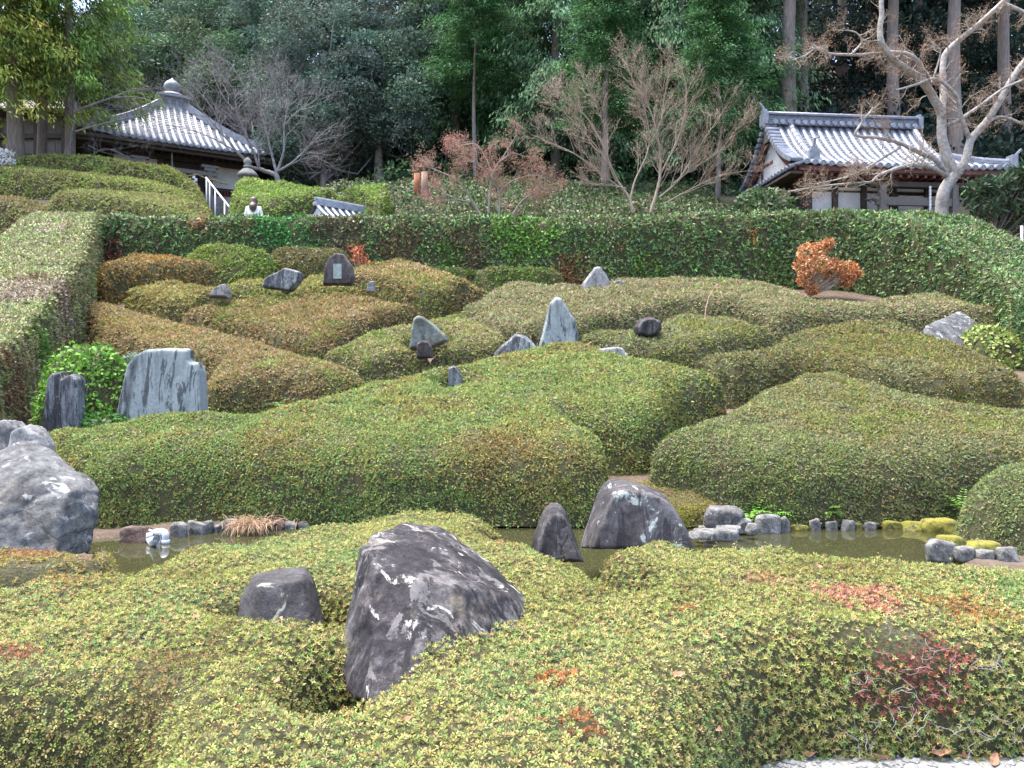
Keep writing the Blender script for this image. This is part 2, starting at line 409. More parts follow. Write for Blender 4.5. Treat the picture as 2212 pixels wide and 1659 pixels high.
def mound_surface(poly, h, w, cell, base, k=2.2, holes=(), lump=1.0, seed=0, hfun=None, grow=0):
    x0, y0 = poly.min(0) - cell - grow; x1, y1 = poly.max(0) + cell * 2 + grow
    xs = np.arange(x0, x1, cell); ys = np.arange(y0, y1, cell); X, Y = np.meshgrid(xs, ys)
    P = np.stack([X.ravel(), Y.ravel()], 1); d = poly_sdf(P, poly) + grow
    for (cx, cy, rx, ry) in holes:
        d = np.minimum(d, (np.sqrt(((P[:, 0] - cx) / rx) ** 2 + ((P[:, 1] - cy) / ry) ** 2) - 1) * min(rx, ry))
    b = base(P[:, 0], P[:, 1]); t = np.clip(d / w, 0, 1)
    prof = (1 - (1 - t) ** k) ** (1 / k); hh = h if hfun is None else hfun(P[:, 0], P[:, 1])
    q = np.column_stack([P, np.zeros(len(P))])
    z = b + hh * prof + prof * lump * ((fbm(q * 1.7, seed, 2) - .5) * .12 + (fbm(q * 6, seed + 3, 2) - .5) * .09)
    z = np.where(d <= 0, b - .05, z)
    nx = len(xs); ny = len(ys); i = (np.arange(ny - 1)[:, None] * nx + np.arange(nx - 1)[None]).ravel()
    F = np.stack([i, i + 1, i + nx + 1, i + nx], 1); F = F[(d[F] > 0).any(1)]
    V = np.column_stack([P, z]); use, inv = np.unique(F, return_inverse=True)
    return V[use], inv.reshape(F.shape)
def density(cov, lk, cmin=0, lmin=0):
    """leaves per m2 for leaves whose length grows slightly with distance; thinner where the photograph cannot see"""
    def f(C, n):
        Yd = C[:, 1]; L = np.maximum(lk * Yd, lmin)
        view = nrm(C - np.array([0, 0, 1.6])); vis = np.where((n * view).sum(1) < .2, 1, .2)
        inside = np.where(abs(C[:, 0]) < .69 * Yd + .6, 1, .12)
        return cov / (.25 * L * L) * vis * inside
    return f
def shrub_leaves(V, F, pal, seed, lk=.0036, cov=1.25, scale=1.1, lmin=0, puff=.02, blobs=(), jit=.19, tri=True):
    P, n = sample_quads(V, F, density(cov, lk, lmin=lmin))
    gap = np.clip((fbm(P * 5, 91, 3) - .34) * 8, .35, 1) * np.where(n[:, 2] < .5, np.clip((fbm(P * 8, 92, 2) - .28) * 4, .3, 1), 1)
    keep = R.random(len(P)) < gap; P = P[keep]; n = n[keep]; m = len(P)
    if m == 0: return None
    rnd = nrm(R.normal(size=(m, 3))); D = nrm(rnd - n * (rnd * n).sum(1, keepdims=True) * .6 + n * R.uniform(.15, .9, (m, 1)))
    L = np.maximum(lk * P[:, 1], lmin) * R.uniform(.7, 1.3, m)
    P2 = P + n * (R.uniform(-.35, 1, (m, 1)) * np.maximum(puff, .35 * L[:, None]))
    nl = nrm(n + R.normal(0, .36, (m, 3)))
    VV, FF = leaves(P2, D, nl, L, L * .55, tri)
    return VV, FF, tints(P, pal, seed, scale, jit, blobs)
def mound(label, outline, h, w, pal, cell=.09, base=G, k=3.0, holes=(), name='azalea_mound', cat='clipped shrub', group='clipped azalea mounds on the slope',
          seed=1, lk=.0036, cov=1.75, scale=1.1, lump=1.0, hfun=None, smooth=2, mat=None, kind=None, grow=.06, **kw):
    poly = chaikin(outline_xy(outline, h, base, w), smooth)
    V, F = mound_surface(poly, h, w, cell, base, k, holes, lump, seed, hfun, grow)
    L = (poly[:, 0].mean(), poly[:, 1].mean(), base(np.array([poly[:, 0].mean()]), np.array([poly[:, 1].mean()]))[0])
    o = obj(name, V, F, M_TWIG, loc=L, smooth=True); tag(o, label, cat, group, kind)
    r = shrub_leaves(V, F, pal, seed, lk, cov, scale, **kw)
    if r:
        f = obj('foliage', r[0], r[1], mat or M_LEAF, o, col=r[2]); f['kind'] = 'stuff'
    return o
def pts(k, *uv): return [(k, u, v) for u, v in uv]

# the foreground hedge of separate rosettes
def rosettes(P, n, pal, seed, leaf=.026, nl=6, blobs=(), jit=.12, scale=1.6, tri=False):
    m = len(P); c = tints(P, pal, seed, scale, jit, blobs)
    ref = np.where(abs(n[:, :1]) < .8, np.array([[1., 0, 0]]), np.array([[0, 1., 0]])); a = nrm(np.cross(n, ref)); b = np.cross(n, a)
    ph = R.uniform(0, 6.28, (m, 1)) + np.arange(nl)[None] * 6.283 / nl + R.normal(0, .25, (m, nl))
    el = R.uniform(.25, 1.0, (m, 1)) + R.normal(0, .22, (m, nl))
    D = (a[:, None] * np.cos(ph)[..., None] + b[:, None] * np.sin(ph)[..., None]) * np.cos(el)[..., None] + n[:, None] * np.sin(el)[..., None]
    up = -(a[:, None] * np.cos(ph)[..., None] + b[:, None] * np.sin(ph)[..., None]) * np.sin(el)[..., None] + n[:, None] * np.cos(el)[..., None]
    Pk = np.repeat(P[:, None], nl, 1) + D * .003
    L = leaf * R.uniform(.7, 1.25, (m, 1)) * R.uniform(.8, 1.15, (m, nl))
    V, F = leaves(Pk.reshape(-1, 3), D.reshape(-1, 3), up.reshape(-1, 3), L.ravel(), L.ravel() * (.5 if tri else .44), tri)
    cc = np.repeat(c[:, None], nl, 1).reshape(-1, 3) * np.exp(R.normal(0, .1, (m * nl, 1)))
    return V, F, cc
def near_hedge(label, poly, h, w, holes, pal, seed, blobs=(), cell=.035, dens=4300, hfun=None, leaf=.0148, sprigs=(), k=2.4, bare=()):
    poly = chaikin(poly, 2)
    V, F = mound_surface(poly, h, w, cell, G, k, holes, .75, seed, hfun)
    L = (poly[:, 0].mean(), poly[:, 1].mean(), 0)
    o = obj('azalea_hedge', V, F, M_TWIG, loc=L, smooth=True); tag(o, label, 'hedge', 'clipped azalea hedges in front of the pond')
    def dn(C, n):
        view = nrm(C - np.array([0, 0, 1.6])); vis = np.where((n * view).sum(1) < .2, 1, .25)
        ins = np.where(abs(C[:, 0]) < .69 * C[:, 1] + .35, 1, .12)
        holesn = np.clip((fbm(C * 7, seed + 2, 3) - .24) * 8, .4, 1)
        for (bx, by, bz, br) in bare:
            dd = np.linalg.norm(C - np.array([bx, by, bz]), axis=1) / br + (fbm(C * 8, 77, 2) - .5) * .9
            holesn = holesn * np.clip((dd - .45) * 2.2, .12, 1)
        return dens * vis * ins * holesn
    P, n = sample_quads(V, F, dn); m = len(P)
    nn = nrm(n + np.array([0, 0, .35]) + R.normal(0, .3, (m, 3)))
    P = P + n * R.uniform(-.012, .032, (m, 1))
    nearer = P[:, 1] < 3.15
    parts = [rosettes(P[nearer], nn[nearer], pal, seed, leaf, 5, blobs)]
    VV, FF, cc = rosettes(P[~nearer], nn[~nearer], pal, seed, leaf * 1.1, 5, blobs, tri=True)
    f = obj('foliage', VV, FF, M_LEAF, o, col=cc); f['kind'] = 'stuff'
    if len(sprigs):
        Q = []; Nq = []
        for (x, y, z, hh) in sprigs:
            lean = R.normal(0, .12, 2)
            for j in range(int(hh / .022)):
                Q.append((x + lean[0] * j * .022, y + lean[1] * j * .022, z + j * .022)); Nq.append((lean[0], lean[1], 1))
        parts.append(rosettes(np.array(Q), nrm(np.array(Nq)), pal[-3:] if len(pal) > 3 else pal, seed + 1, leaf * 1.05, 5))
    off = 0; Fs = []
    for p in parts: Fs.append(p[1] + off); off += len(p[0])
    f = obj('foliage', np.concatenate([p[0] for p in parts]), np.concatenate(Fs), M_LEAF, o, col=np.concatenate([p[2] for p in parts])); f['kind'] = 'stuff'
    # bare twigs showing through
    lines = []
    for (bx, by, bz, br) in bare:
        for _ in range(11):
            p = np.array([bx, by, bz]) + R.normal(0, br * .45, 3) * np.array([1, .6, .7]) + np.array([0, -.03, .01]); d = nrm(R.normal(0, 1, 3) + np.array([0, -.3, .5]))
            q = [p]; r0 = R.uniform(.0009, .002)
            for _k in range(4): d = nrm(d + R.normal(0, .45, 3)); q.append(q[-1] + d * R.uniform(.012, .03))
            lines.append((np.array(q), np.linspace(r0, .0008, 5)))
    if lines:
        Vt, Ft = tubes_np(lines, 4); t = obj('bare_twigs', Vt, Ft, M_CHERRY, o); t['kind'] = 'stuff'
    return o, V
def flat_hit(u, v, h): return tuple(hit(u, v, h))

rim = [flat_hit(u, v, .5) for u, v in [(0, 1268), (80, 1262), (160, 1252), (270, 1238), (330, 1208), (450, 1176), (580, 1153), (700, 1134), (800, 1119), (900, 1108), (1020, 1114), (1110, 1138), (1150, 1165), (1200, 1200), (1262, 1212)]]
rimR = [flat_hit(u, v, .5) for u, v in [(1270, 1205), (1300, 1192), (1370, 1172), (1450, 1168), (1500, 1180), (1600, 1176), (1700, 1184), (1850, 1198), (2000, 1212), (2110, 1217), (2212, 1220), (2420, 1228)]]
crease = [flat_hit(1345, 1250, .5), flat_hit(1372, 1268, .5)]
F1 = [(-3.7, 2.75), (-2.2, 2.72), (-1.62, 2.82), (-1.33, 2.78), (-1.12, 2.4), (-1.02, 1.9), (-.95, 1.55), (.1, 1.55), (.45, 2.3), (.8, 2.95), (1.15, 3.28), (2.0, 3.3), (3.2, 3.32), (4.6, 3.35)]
F1 += [rimR[-1]] + rimR[::-1][1:-1] + [(rimR[0][0] + .03, rimR[0][1])] + [(crease[0][0] + .05, crease[0][1]), (crease[1][0] + .03, crease[1][1]), (crease[0][0] - .05, crease[0][1] + .03)] + rim[::-1] + [(-3.9, 4.2)]
def blob(u, v, r, c, h=.5):
    x, y = hit(u, v, h); return (x, y, h, r, c)
def spot(u, v, Y, r): return (*at(u, v, Y), r)
sprg = []
for u, v in [(870, 1108), (882, 1102), (990, 1100), (985, 1112), (1085, 1125), (1110, 1120), (940, 1104), (720, 1135), (690, 1140), (640, 1150), (560, 1160), (520, 1170), (480, 1176), (455, 1190), (1450, 1172), (1420, 1176), (1500, 1185), (1545, 1178), (1640, 1182), (1600, 1178), (1725, 1190), (1810, 1198), (1950, 1212), (1900, 1205), (2050, 1216), (1350, 1262), (1020, 1118), (830, 1118), (760, 1128), (400, 1200), (360, 1212)]:
    for q in range(2):
        x, y = hit(u + R.uniform(-14, 14), v + 8 + R.uniform(0, 12), .5); sprg.append((x, y, .49, R.uniform(.05, .1)))
for u, v in [(875, 1110), (990, 1108), (1088, 1122), (1365, 1290)]:
    x, y = hit(u, v + 6, .5); sprg.append((x, y, .48, .17))
PALF = [(.2, .14, .065), OLIVE, (.22, .24, .075), (.25, .29, .09), YEL, (.36, .29, .13), (.2, .28, .1), (.13, .21, .07)]
fore_blobs = [blob(1840, 1290, .2, (.44, .2, .14)), blob(1900, 1315, .15, (.42, .2, .13)), (*at(2010, 1450, 3.25), .19, (.2, .075, .06)), (*at(2060, 1490, 3.2), .15, (.19, .07, .055)),
              (*at(1920, 1490, 3.22), .13, (.22, .09, .07)), (*at(2040, 1400, 3.35), .1, (.24, .09, .07)), blob(2080, 1320, .2, (.3, .17, .06)), blob(1260, 1600, .1, (.3, .12, .05)), blob(1210, 1470, .1, (.34, .13, .05)),
              blob(1850, 1240, .13, (.3, .18, .09)), blob(1480, 1320, .05, (.35, .1, .06)), blob(40, 1420, .1, (.3, .14, .08)), blob(1650, 1260, .18, (.3, .2, .1)), blob(100, 1260, .3, (.3, .2, .08)), blob(1090, 1180, .14, (.32, .2, .09))]
bare_spots = [spot(1955, 1380, 3.4, .16), spot(1990, 1460, 3.25, .15), spot(1880, 1480, 3.2, .13), spot(1950, 1560, 3.15, .13), spot(2080, 1580, 3.15, .14), spot(1855, 1600, 3.2, .1), spot(1460, 1430, 3.3, .07), spot(2180, 1560, 3.1, .12), spot(2140, 1440, 3.3, .07)]
HOLES = [(-.66, 2.98, .17, .25), (-1.02, 3.86, .34, .22), (.25, 5.75, .42, .35), (crease[0][0], crease[0][1] + .05, .12, .16)]
near_hedge('wide yellow-green azalea hedge along the path with the big dark boulder rising through it', F1, .5, .23, HOLES, PALF, 11, fore_blobs, sprigs=sprg, bare=bare_spots)
rimL = [flat_hit(u, v, .42) for u, v in [(0, 1150), (60, 1158), (130, 1178), (190, 1190), (202, 1150), (215, 1135), (235, 1150), (255, 1180)]]
F2 = [(-4.9, 4.35), (-3.9, 4.45), (-3.2, 4.8), (-2.75, 5.1)] + [flat_hit(272, 1225, .2)] + rimL[::-1] + [(-5.2, 6.0)]
near_hedge('small rusty azalea hedge with bare twigs under the grey cracked boulder', F2, .42, .28, [], [BROWN, TAN, (.22, .16, .05), YEL, OLIVE, LIME], 23, [blob(60, 1200, .25, (.3, .16, .08), .4)],
           dens=3000, leaf=.0165, bare=[spot(60, 1215, 5.0, .26), spot(215, 1200, 5.3, .2), spot(130, 1235, 4.7, .15)])

# mounds on the slope
P_ = pts
mound('largest central mound, olive and brown, running along the far pond bank',
      P_('t', (60, 948), (110, 940), (180, 930), (300, 912), (440, 897), (520, 903), (600, 893), (680, 872), (760, 842), (850, 822), (920, 806), (1000, 790), (1060, 775), (1130, 760), (1200, 750), (1260, 750), (1330, 765), (1400, 782), (1480, 800), (1535, 822))
      + [('m', 1560, 855)] + P_('b', (1550, 898), (1455, 938), (1420, 990), (1375, 1018)) + [('w', .75, 10.35), ('w', 1.12, 9.8)] + P_('b', (1300, 1080), (1285, 1112), (1200, 1126), (1100, 1122), (950, 1124), (800, 1126), (650, 1120), (480, 1118), (380, 1122), (300, 1128), (220, 1134), (150, 1125), (80, 1080)) + [('m', 40, 1000)],
      .78, .55, [BROWN, (.15, .1, .035), OLIVE, TAN, LIME, GREEN, MINT, GREEN, (.18, .17, .05)], cell=.075, seed=31, scale=.75, holes=[(*hit(985, 822, .7), .17, .14)])
mound('broad right mound with a rounded peak, directly above the right end of the pond',
      [('m', 1412, 1002)] + P_('t', (1450, 965), (1520, 920), (1580, 885), (1640, 855), (1690, 830), (1730, 818), (1790, 815), (1850, 825), (1920, 848), (2000, 868), (2100, 882), (2212, 893), (2350, 905))
      + P_('b', (2350, 1120), (2212, 1115), (2070, 1114), (1900, 1126), (1750, 1127), (1600, 1117), (1500, 1094), (1430, 1052), (1402, 1030)),
      .75, .5, [GREEN, OLIVE, BROWN, GREY, (.16, .17, .08), GREEN, OLIVE], cell=.075, seed=37, scale=.7)
mound('long arched mound on the right edge, between the broad right mound and the tilted slab',
      [('m', 1500, 800)] + P_('t', (1560, 780), (1640, 758), (1700, 732), (1780, 708), (1860, 699), (1950, 704), (2040, 740), (2120, 770), (2180, 795), (2260, 850)) +
      P_('b', (2260, 920), (2212, 900), (2100, 905), (1900, 890), (1800, 872), (1700, 855), (1640, 872), (1590, 872), (1545, 866), (1512, 846)),
      .68, .45, [GREEN, OLIVE, BROWN, (.1, .09, .03), GREY, OLIVE, (.09, .08, .03)], seed=41, scale=.8)
mound('oval mound in the middle right holding the round dark stone on its rim',
      [('m', 1258, 740)] + P_('t', (1330, 724), (1400, 713), (1440, 693), (1500, 685), (1570, 690), (1630, 710)) + [('m', 1668, 740)] + P_('b', (1640, 762), (1560, 787), (1505, 803), (1420, 803), (1330, 792), (1262, 768)),
      .52, .4, [GREEN, GREY, (.2, .17, .1), OLIVE, GREEN, BROWN], seed=43)
mound('longest upper mound winding from the tall pale stone to the right hedge',
      [('m', 1000, 690)] + P_('t', (1030, 655), (1060, 632), (1110, 612), (1180, 615), (1250, 618), (1320, 610), (1400, 605), (1480, 603), (1550, 605), (1640, 615), (1700, 627), (1760, 652), (1870, 657), (1930, 648), (1970, 638), (2030, 638), (2090, 660), (2140, 680)) + [('m', 2165, 700)]
      + P_('b', (2140, 722), (2000, 716), (1900, 702), (1800, 714), (1740, 736), (1690, 748), (1655, 738), (1600, 712), (1480, 705), (1380, 722), (1270, 752), (1160, 772), (1080, 768), (1030, 742), (1000, 712)),
      .6, .42, [GREEN, GREY, OLIVE, PINK, (.2, .16, .1), GREY, GREEN, BROWN], seed=47, scale=.8)
mound('curved low mound wrapping the pointed green stone and its dark stump',
      [('m', 698, 788)] + P_('t', (735, 757), (790, 729), (850, 712), (900, 704), (960, 690), (1000, 690), (1050, 705)) + P_('b', (1085, 770), (1070, 792), (1000, 802), (900, 818), (840, 824), (790, 836), (740, 826), (702, 803)),
      .5, .36, [GREEN, LIME, OLIVE, PINK, OLIVE, GREEN], seed=53, holes=[(*hit(925, 752, .3), .42, .62)])
mound('wide brown-topped mound left of centre with an even oval front',
      [('m', 398, 694)] + P_('t', (430, 668), (500, 655), (560, 649), (640, 643), (720, 640), (800, 646), (860, 660), (900, 672)) + [('m', 906, 686)] + P_('b', (880, 722), (800, 748), (740, 776), (700, 810), (640, 797), (560, 777), (480, 750), (410, 722)),
      .62, .42, [OLIVE, TAN, PINK, (.2, .13, .05), BROWN, OLIVE, GREEN], seed=59)
mound('small peaked mound between the streaked slab and the patched dark slab',
      [('m', 492, 640)] + P_('t', (500, 614), (530, 598), (570, 603), (620, 627), (650, 607), (675, 588), (695, 583), (725, 597), (760, 613), (800, 625)) + P_('b', (820, 662), (720, 657), (600, 657), (500, 657)),
      .45, .35, [OLIVE, LIME, (.19, .19, .05), TAN, OLIVE], seed=61, k=1.8)
mound('upper tan mound beside the patched dark slab with a small white stone on its flank',
      [('m', 765, 602)] + P_('t', (780, 578), (840, 567), (890, 568), (940, 582), (1000, 605), (1040, 622)) + [('m', 1050, 637)] + P_('b', (1000, 672), (960, 692), (900, 692), (800, 662), (745, 650), (740, 625)),
      .75, .4, [OLIVE, PINK, TAN, (.16, .13, .05), OLIVE, GREEN], seed=67)
mound('low dark-fronted mound left of the small grey pyramid stone',
      [('m', 278, 642)] + P_('t', (310, 621), (370, 612), (430, 620), (490, 638)) + [('m', 512, 652)] + P_('b', (470, 667), (430, 682), (400, 700), (350, 699), (300, 677), (280, 657)),
      .55, .36, [BROWN, OLIVE, TAN, LIME, BROWN], seed=71)
mound('orange-brown flat-topped mound in the upper left corner below the back hedge',
      [('m', 225, 602)] + P_('t', (245, 566), (290, 553), (370, 554), (420, 566), (470, 588)) + [('m', 518, 602)] + P_('b', (515, 622), (470, 630), (400, 622), (310, 627), (270, 650), (225, 662), (213, 642)),
      .92, .4, [RUST, (.24, .14, .035), TAN, BROWN, (.2, .15, .05)], seed=73)
mound('bright green dome-shaped bush against the back hedge',
      [('m', 398, 560)] + P_('t', (410, 533), (440, 516), (490, 508), (545, 514), (580, 536)) + [('m', 592, 568)] + P_('b', (585, 640), (500, 645), (420, 640), (396, 630)),
      1.5, 1.1, [GREEN, (.1, .19, .03), LIME, (.2, .22, .04), (.1, .17, .03)], seed=79, name='round_bush', k=2.0, group='clipped bushes below the back hedge', scale=2)
mound('low grey-brown bush beside the patched dark slab',
      [('m', 592, 572)] + P_('t', (610, 549), (650, 538), (700, 536), (740, 546)) + [('m', 750, 567)] + P_('b', (745, 630), (680, 635), (620, 635), (592, 630)),
      1.15, .7, [BROWN, OLIVE, (.13, .1, .07), GREEN], seed=83, name='round_bush', group='clipped bushes below the back hedge')
mound('boomerang-shaped left mound behind the broad pale blue slab',
      [('m', 208, 675)] + P_('t', (220, 658), (260, 657), (320, 669), (380, 694), (440, 723), (500, 758), (560, 776), (640, 791), (700, 809), (750, 826)) + [('m', 772, 833)] + P_('b', (740, 850), (680, 870), (600, 890), (520, 904), (460, 914), (444, 900), (462, 868), (472, 850), (380, 832), (280, 800), (225, 762), (205, 730)),
      .62, .42, [OLIVE, TAN, (.21, .15, .055), PINK, BROWN, OLIVE, LIME], seed=89)
mound('thin dark green strip hedge lying under the back hedge',
      [('m', 880, 569)] + P_('t', (900, 564), (960, 570), (1060, 581), (1190, 596)) + [('m', 1196, 606)] + P_('b', (1180, 640), (1080, 636), (1000, 625), (900, 612)),
      .68, .32, [GREEN, (.07, .12, .03), OLIVE, BROWN], seed=97, name='strip_hedge', group='clipped bushes below the back hedge')
mound('round bush at the right end of the pond behind mossy edging stones',
      [('w', 4.72, 7.85), ('w', 4.9, 8.35), ('w', 5.5, 8.7), ('w', 6.2, 8.7), ('w', 6.9, 8.2), ('w', 6.6, 7.6), ('w', 5.8, 7.45), ('w', 5.05, 7.5)],
      .74, .7, [GREEN, BLUEG, OLIVE, GREY, GREEN], cell=.06, seed=101, name='round_bush', lk=.0034, group='clipped bushes beside the pond', k=2.0)

# bank mounds above the left hedge
def GL(x, y): return 6 + .55 * (np.asarray(y, float) - 22) + 0 * np.asarray(x, float)
PALL = [(.17, .25, .055), (.29, .36, .1), (.27, .3, .09), OLIVE, (.24, .2, .1), (.3, .37, .1)]
bank = 'clipped mounds on the upper left bank'
def band(label, tops, Yf, Yb, pal, seed):
    """one stepped mound of the bank, from its crest line"""
    xs = np.array([xat(u, Yb) for u, v in tops]); zs = np.array([zat(v, Yb) for u, v in tops])
    poly = [('w', xat(u, Yb), Yb + .35) for u, v in tops] + [('w', xat(u, Yf), Yf) for u, v in tops[::-1]]
    base = lambda x, y: GL(x, y) - 1.2
    mound(label, poly, 1.5, .5, pal, base=base, hfun=lambda x, y: np.interp(x, xs, zs) + .3 * (y - Yb) - base(x, y), seed=seed, group=bank, cell=.12, cov=2.0, k=2.4)
band('topmost mound on the left bank, just below the cedar trunks', [(20, 352), (50, 341), (140, 338), (220, 342), (300, 353), (360, 361), (398, 377), (425, 402)], 26.95, 28.0, PALL, 103)
band('second mound down the left bank, long and drooping to the stairs', [(-90, 372), (0, 365), (80, 366), (180, 374), (280, 386), (350, 396), (405, 412), (442, 442)], 24.7, 26.4, PALL, 107)
band('third mound on the left bank, rounded and brownish in front', [(100, 432), (125, 420), (170, 414), (240, 414), (300, 418), (370, 426), (425, 441), (448, 462)], 22.7, 24.8, [(.2, .27, .07), OLIVE, (.26, .22, .12), LIME, (.25, .27, .09)], 109)
band('brownish round mound at the left edge of the bank', [(-90, 436), (0, 426), (40, 427), (80, 437), (112, 455), (130, 470)], 22.6, 23.9, [OLIVE, (.26, .2, .1), (.24, .18, .1), LIME], 113)

# hedges round the garden
def GH(x, y): return G(x, np.minimum(y, 20.9))
def hk(x, y): return 1.86 + .1 * sstep(3, 8, x) - .75 * sstep(20.5, 16.5, y) + .02 * 0 * x
inner = [(-11.2, 20.95), (-8, 20.9), (-4, 20.85), (0, 20.85), (4, 20.8), (7, 20.8), (8.9, 20.4), (10.0, 19.3), (10.5, 17.8), (10.2, 16.0), (9.6, 14.3), (9.3, 12.5), (9.2, 10.5)]
outer = [(11.0, 10.5), (11.2, 12.5), (11.5, 14.3), (12.2, 16.3), (12.4, 18.2), (11.7, 20.6), (10.2, 22.1), (8, 22.4), (4, 22.4), (0, 22.4), (-4, 22.4), (-8, 22.4), (-11.2, 22.5)]
PALH = [DKG, BLUEG, (.07, .14, .04), (.13, .23, .045), BLUEG, (.16, .12, .06), (.085, .16, .05), (.075, .13, .07), (.17, .26, .06)]
hb = [(*at(u, v, 20.85), r, c) for u, v, r, c in [(600, 490, .9, (.05, .2, .045)), (1150, 520, .9, (.1, .22, .03)), (1000, 545, .7, (.11, .08, .045)), (770, 550, .35, (.4, .11, .06)), (870, 540, .6, (.12, .09, .045)), (970, 560, .5, (.08, .16, .03)),
                                                  (1230, 590, .5, (.18, .1, .04)), (1340, 535, .12, (.4, .15, .08)), (240, 540, .5, (.14, .07, .05)), (1400, 585, .5, (.09, .16, .03)), (1100, 500, .7, (.1, .21, .035)), (730, 490, .8, (.1, .09, .05)), (1620, 510, .22, (.35, .18, .06)), (250, 580, .4, (.2, .07, .05)), (1660, 570, .5, (.1, .17, .04)), (430, 480, .3, (.22, .12, .05))]]
mound('tall dark green back hedge curving down the right side of the garden', [('w', x, y) for x, y in inner + outer], 2.0, .3, PALH, cell=.11, k=4, seed=127, name='tall_hedge', cat='hedge', group='tall clipped hedges round the garden', hfun=hk, base=GH, lk=.0046, cov=2.3, scale=1.3, mat=M_HEDGE, lump=1.8, blobs=hb, jit=.4, tri=True, puff=.07)
lin = [(-11.05, 20.6), (-10.2, 18.7), (-9.3, 16.8), (-8.35, 14.2), (-7.4, 11.4), (-6.95, 9.8), (-6.85, 8.6)]
lout = [(-8.8, 8.6), (-9.0, 9.8), (-9.35, 11.4), (-10.4, 14.2), (-11.4, 16.8), (-12.2, 18.7), (-13.2, 21.6), (-12.6, 22.3), (-11.3, 22.3)]
hb = [(*at(u, v, Y), r, c) for u, v, Y, r, c in [(130, 600, 17.5, .5, (.1, .24, .03)), (110, 760, 13, .5, (.1, .22, .04)), (60, 830, 11.5, .6, (.2, .12, .07)), (200, 620, 20, .6, (.13, .12, .09)), (90, 640, 15, .5, (.17, .11, .06)), (150, 680, 17, .4, (.09, .2, .03)), (60, 660, 14.3, .9, (.27, .21, .16)), (110, 545, 18.8, .8, (.27, .21, .16))]]
mound('flat-topped pale hedge down the left side of the garden', [('w', x, y) for x, y in lin + lout], 1.6, .22, [GREEN, LIME, (.2, .22, .1), PINK, (.2, .2, .09), MINT, LIME, GREEN], cell=.1, k=5, seed=131, name='tall_hedge', cat='hedge', group='tall clipped hedges round the garden', base=GH,
      hfun=lambda x, y: 1.35 + .6 * sstep(12, 20.5, y), lk=.004, cov=2.0, scale=.9, blobs=hb, jit=.3, tri=True, mat=M_HEDGE, lump=.8)
mound('bright green hedge end right of the stairs, below the stone lantern', P_('t', (510, 396), (530, 388), (600, 394), (650, 405), (720, 411), (770, 415), (820, 440)) + [('w', xat(830, 25.6), 25.6), ('w', xat(700, 24.9), 24.9), ('w', xat(650, 24.3), 24.3), ('w', xat(590, 23.7), 23.7), ('w', xat(535, 23.6), 23.6), ('w', xat(510, 24.4), 24.4)],
      .75, .35, [GREEN, (.16, .26, .05), LIME, (.2, .27, .06)], base=lambda x, y: GL(x, y) - .5, k=3.5, seed=137, name='bank_hedge', cat='hedge', cell=.12, cov=1.4, group='hedges beside the stairs', holes=())
o = mound('dense dark green ivy covering the bank behind the back hedge', [('w', x, y) for x, y in [(-6.8, 25.2), (-4, 24.8), (-2.2, 23.4), (3, 23.2), (7.2, 23.3), (7.5, 26), (7, 30), (2, 31.5), (-3, 31.5), (-7, 30.5), (-7.4, 27)]],
          .75, .9, [DKG, (.05, .1, .025), (.06, .1, .03), (.1, .08, .05), BLUEG, (.06, .14, .03)], cell=.2, seed=139, name='ground_ivy', cat=None, group=None, kind='stuff', lk=.0045, cov=1.2, lump=4, mat=M_HEDGE, tri=False)
for lbl, P0, r, h, pal, sd in [('dark shrub in the shade under the left eave of the small temple', np.array([8.2, 25.0, 6.2]), 1.0, 1.55, [DKG, (.05, .09, .03), BLUEG], 145), ('bright glossy green shrub between the dark pillar stone and the pale slab', at(192, 800, 11.1), .58, 1.35, [GREEN, (.09, .24, .03), (.16, .3, .03), LIME], 141),
                               ('deep green low shrub in the gap at the foot of the pale blue slab', at(225, 880, 10.5), .42, .6, [DKG, (.05, .16, .02), (.06, .13, .03)], 142),
                               ('grey-green shrub peeping over the broad pale blue slab', at(310, 760, 11.5), .6, 1.05, [BLUEG, (.1, .15, .1), (.09, .14, .07)], 143),
                               ('yellow-green shrub at the foot of the tilted slab by the right hedge', at(2150, 760, 14.8), .5, .55, [GREEN, LIME, (.22, .27, .06)], 144)]:
    ang = np.arange(10) * .628; poly = [('w', P0[0] + r * math.cos(a) * R.uniform(.85, 1.15), P0[1] + r * math.sin(a) * R.uniform(.85, 1.15)) for a in ang]
    mound(lbl, poly, h, r * .9, pal, cell=.06, seed=sd, name='small_shrub', cat='shrub', group='unclipped shrubs among the stones', lk=.0062, cov=1.9, tri=False, puff=.06, mat=M_HEDGE, k=2, lump=2)

# ------------------------------------------------------------------ stones
RK_DARK = rock_mat('dark_stone', (.03, .027, .03), (.085, .076, .082), (.2, .185, .19), (.5, .5, .45), .3, .64, 4, 0, (.2, .165, .14), .6, .5, .35, .8)
RK_BIG = rock_mat('big_dark_boulder_stone', (.011, .01, .013), (.036, .031, .036), (.15, .14, .14), (.42, .41, .38), .5, .6, 3.6, 0, (.15, .125, .1), .6, 1, .4, .9)
RK_CRACK = rock_mat('cracked_grey_stone', (.08, .08, .085), (.19, .19, .2), (.36, .37, .38), (.62, .63, .64), 1, .57, 3, 1.5, (.26, .24, .21), .53, .42, .35)
RK_BLUE = rock_mat('pale_blue_stone', (.07, .075, .09), (.36, .42, .44), (.47, .53, .54), (.1, .095, .1), .14, .64, 3.2, 0, None, .46, .5, .12, .85)
RK_STREAK = rock_mat('streaked_stone', (.05, .05, .06), (.13, .135, .15), (.34, .38, .38), (.5, .55, .54), .16, .66, 5, 0, None, .56, .7, .3, .9)
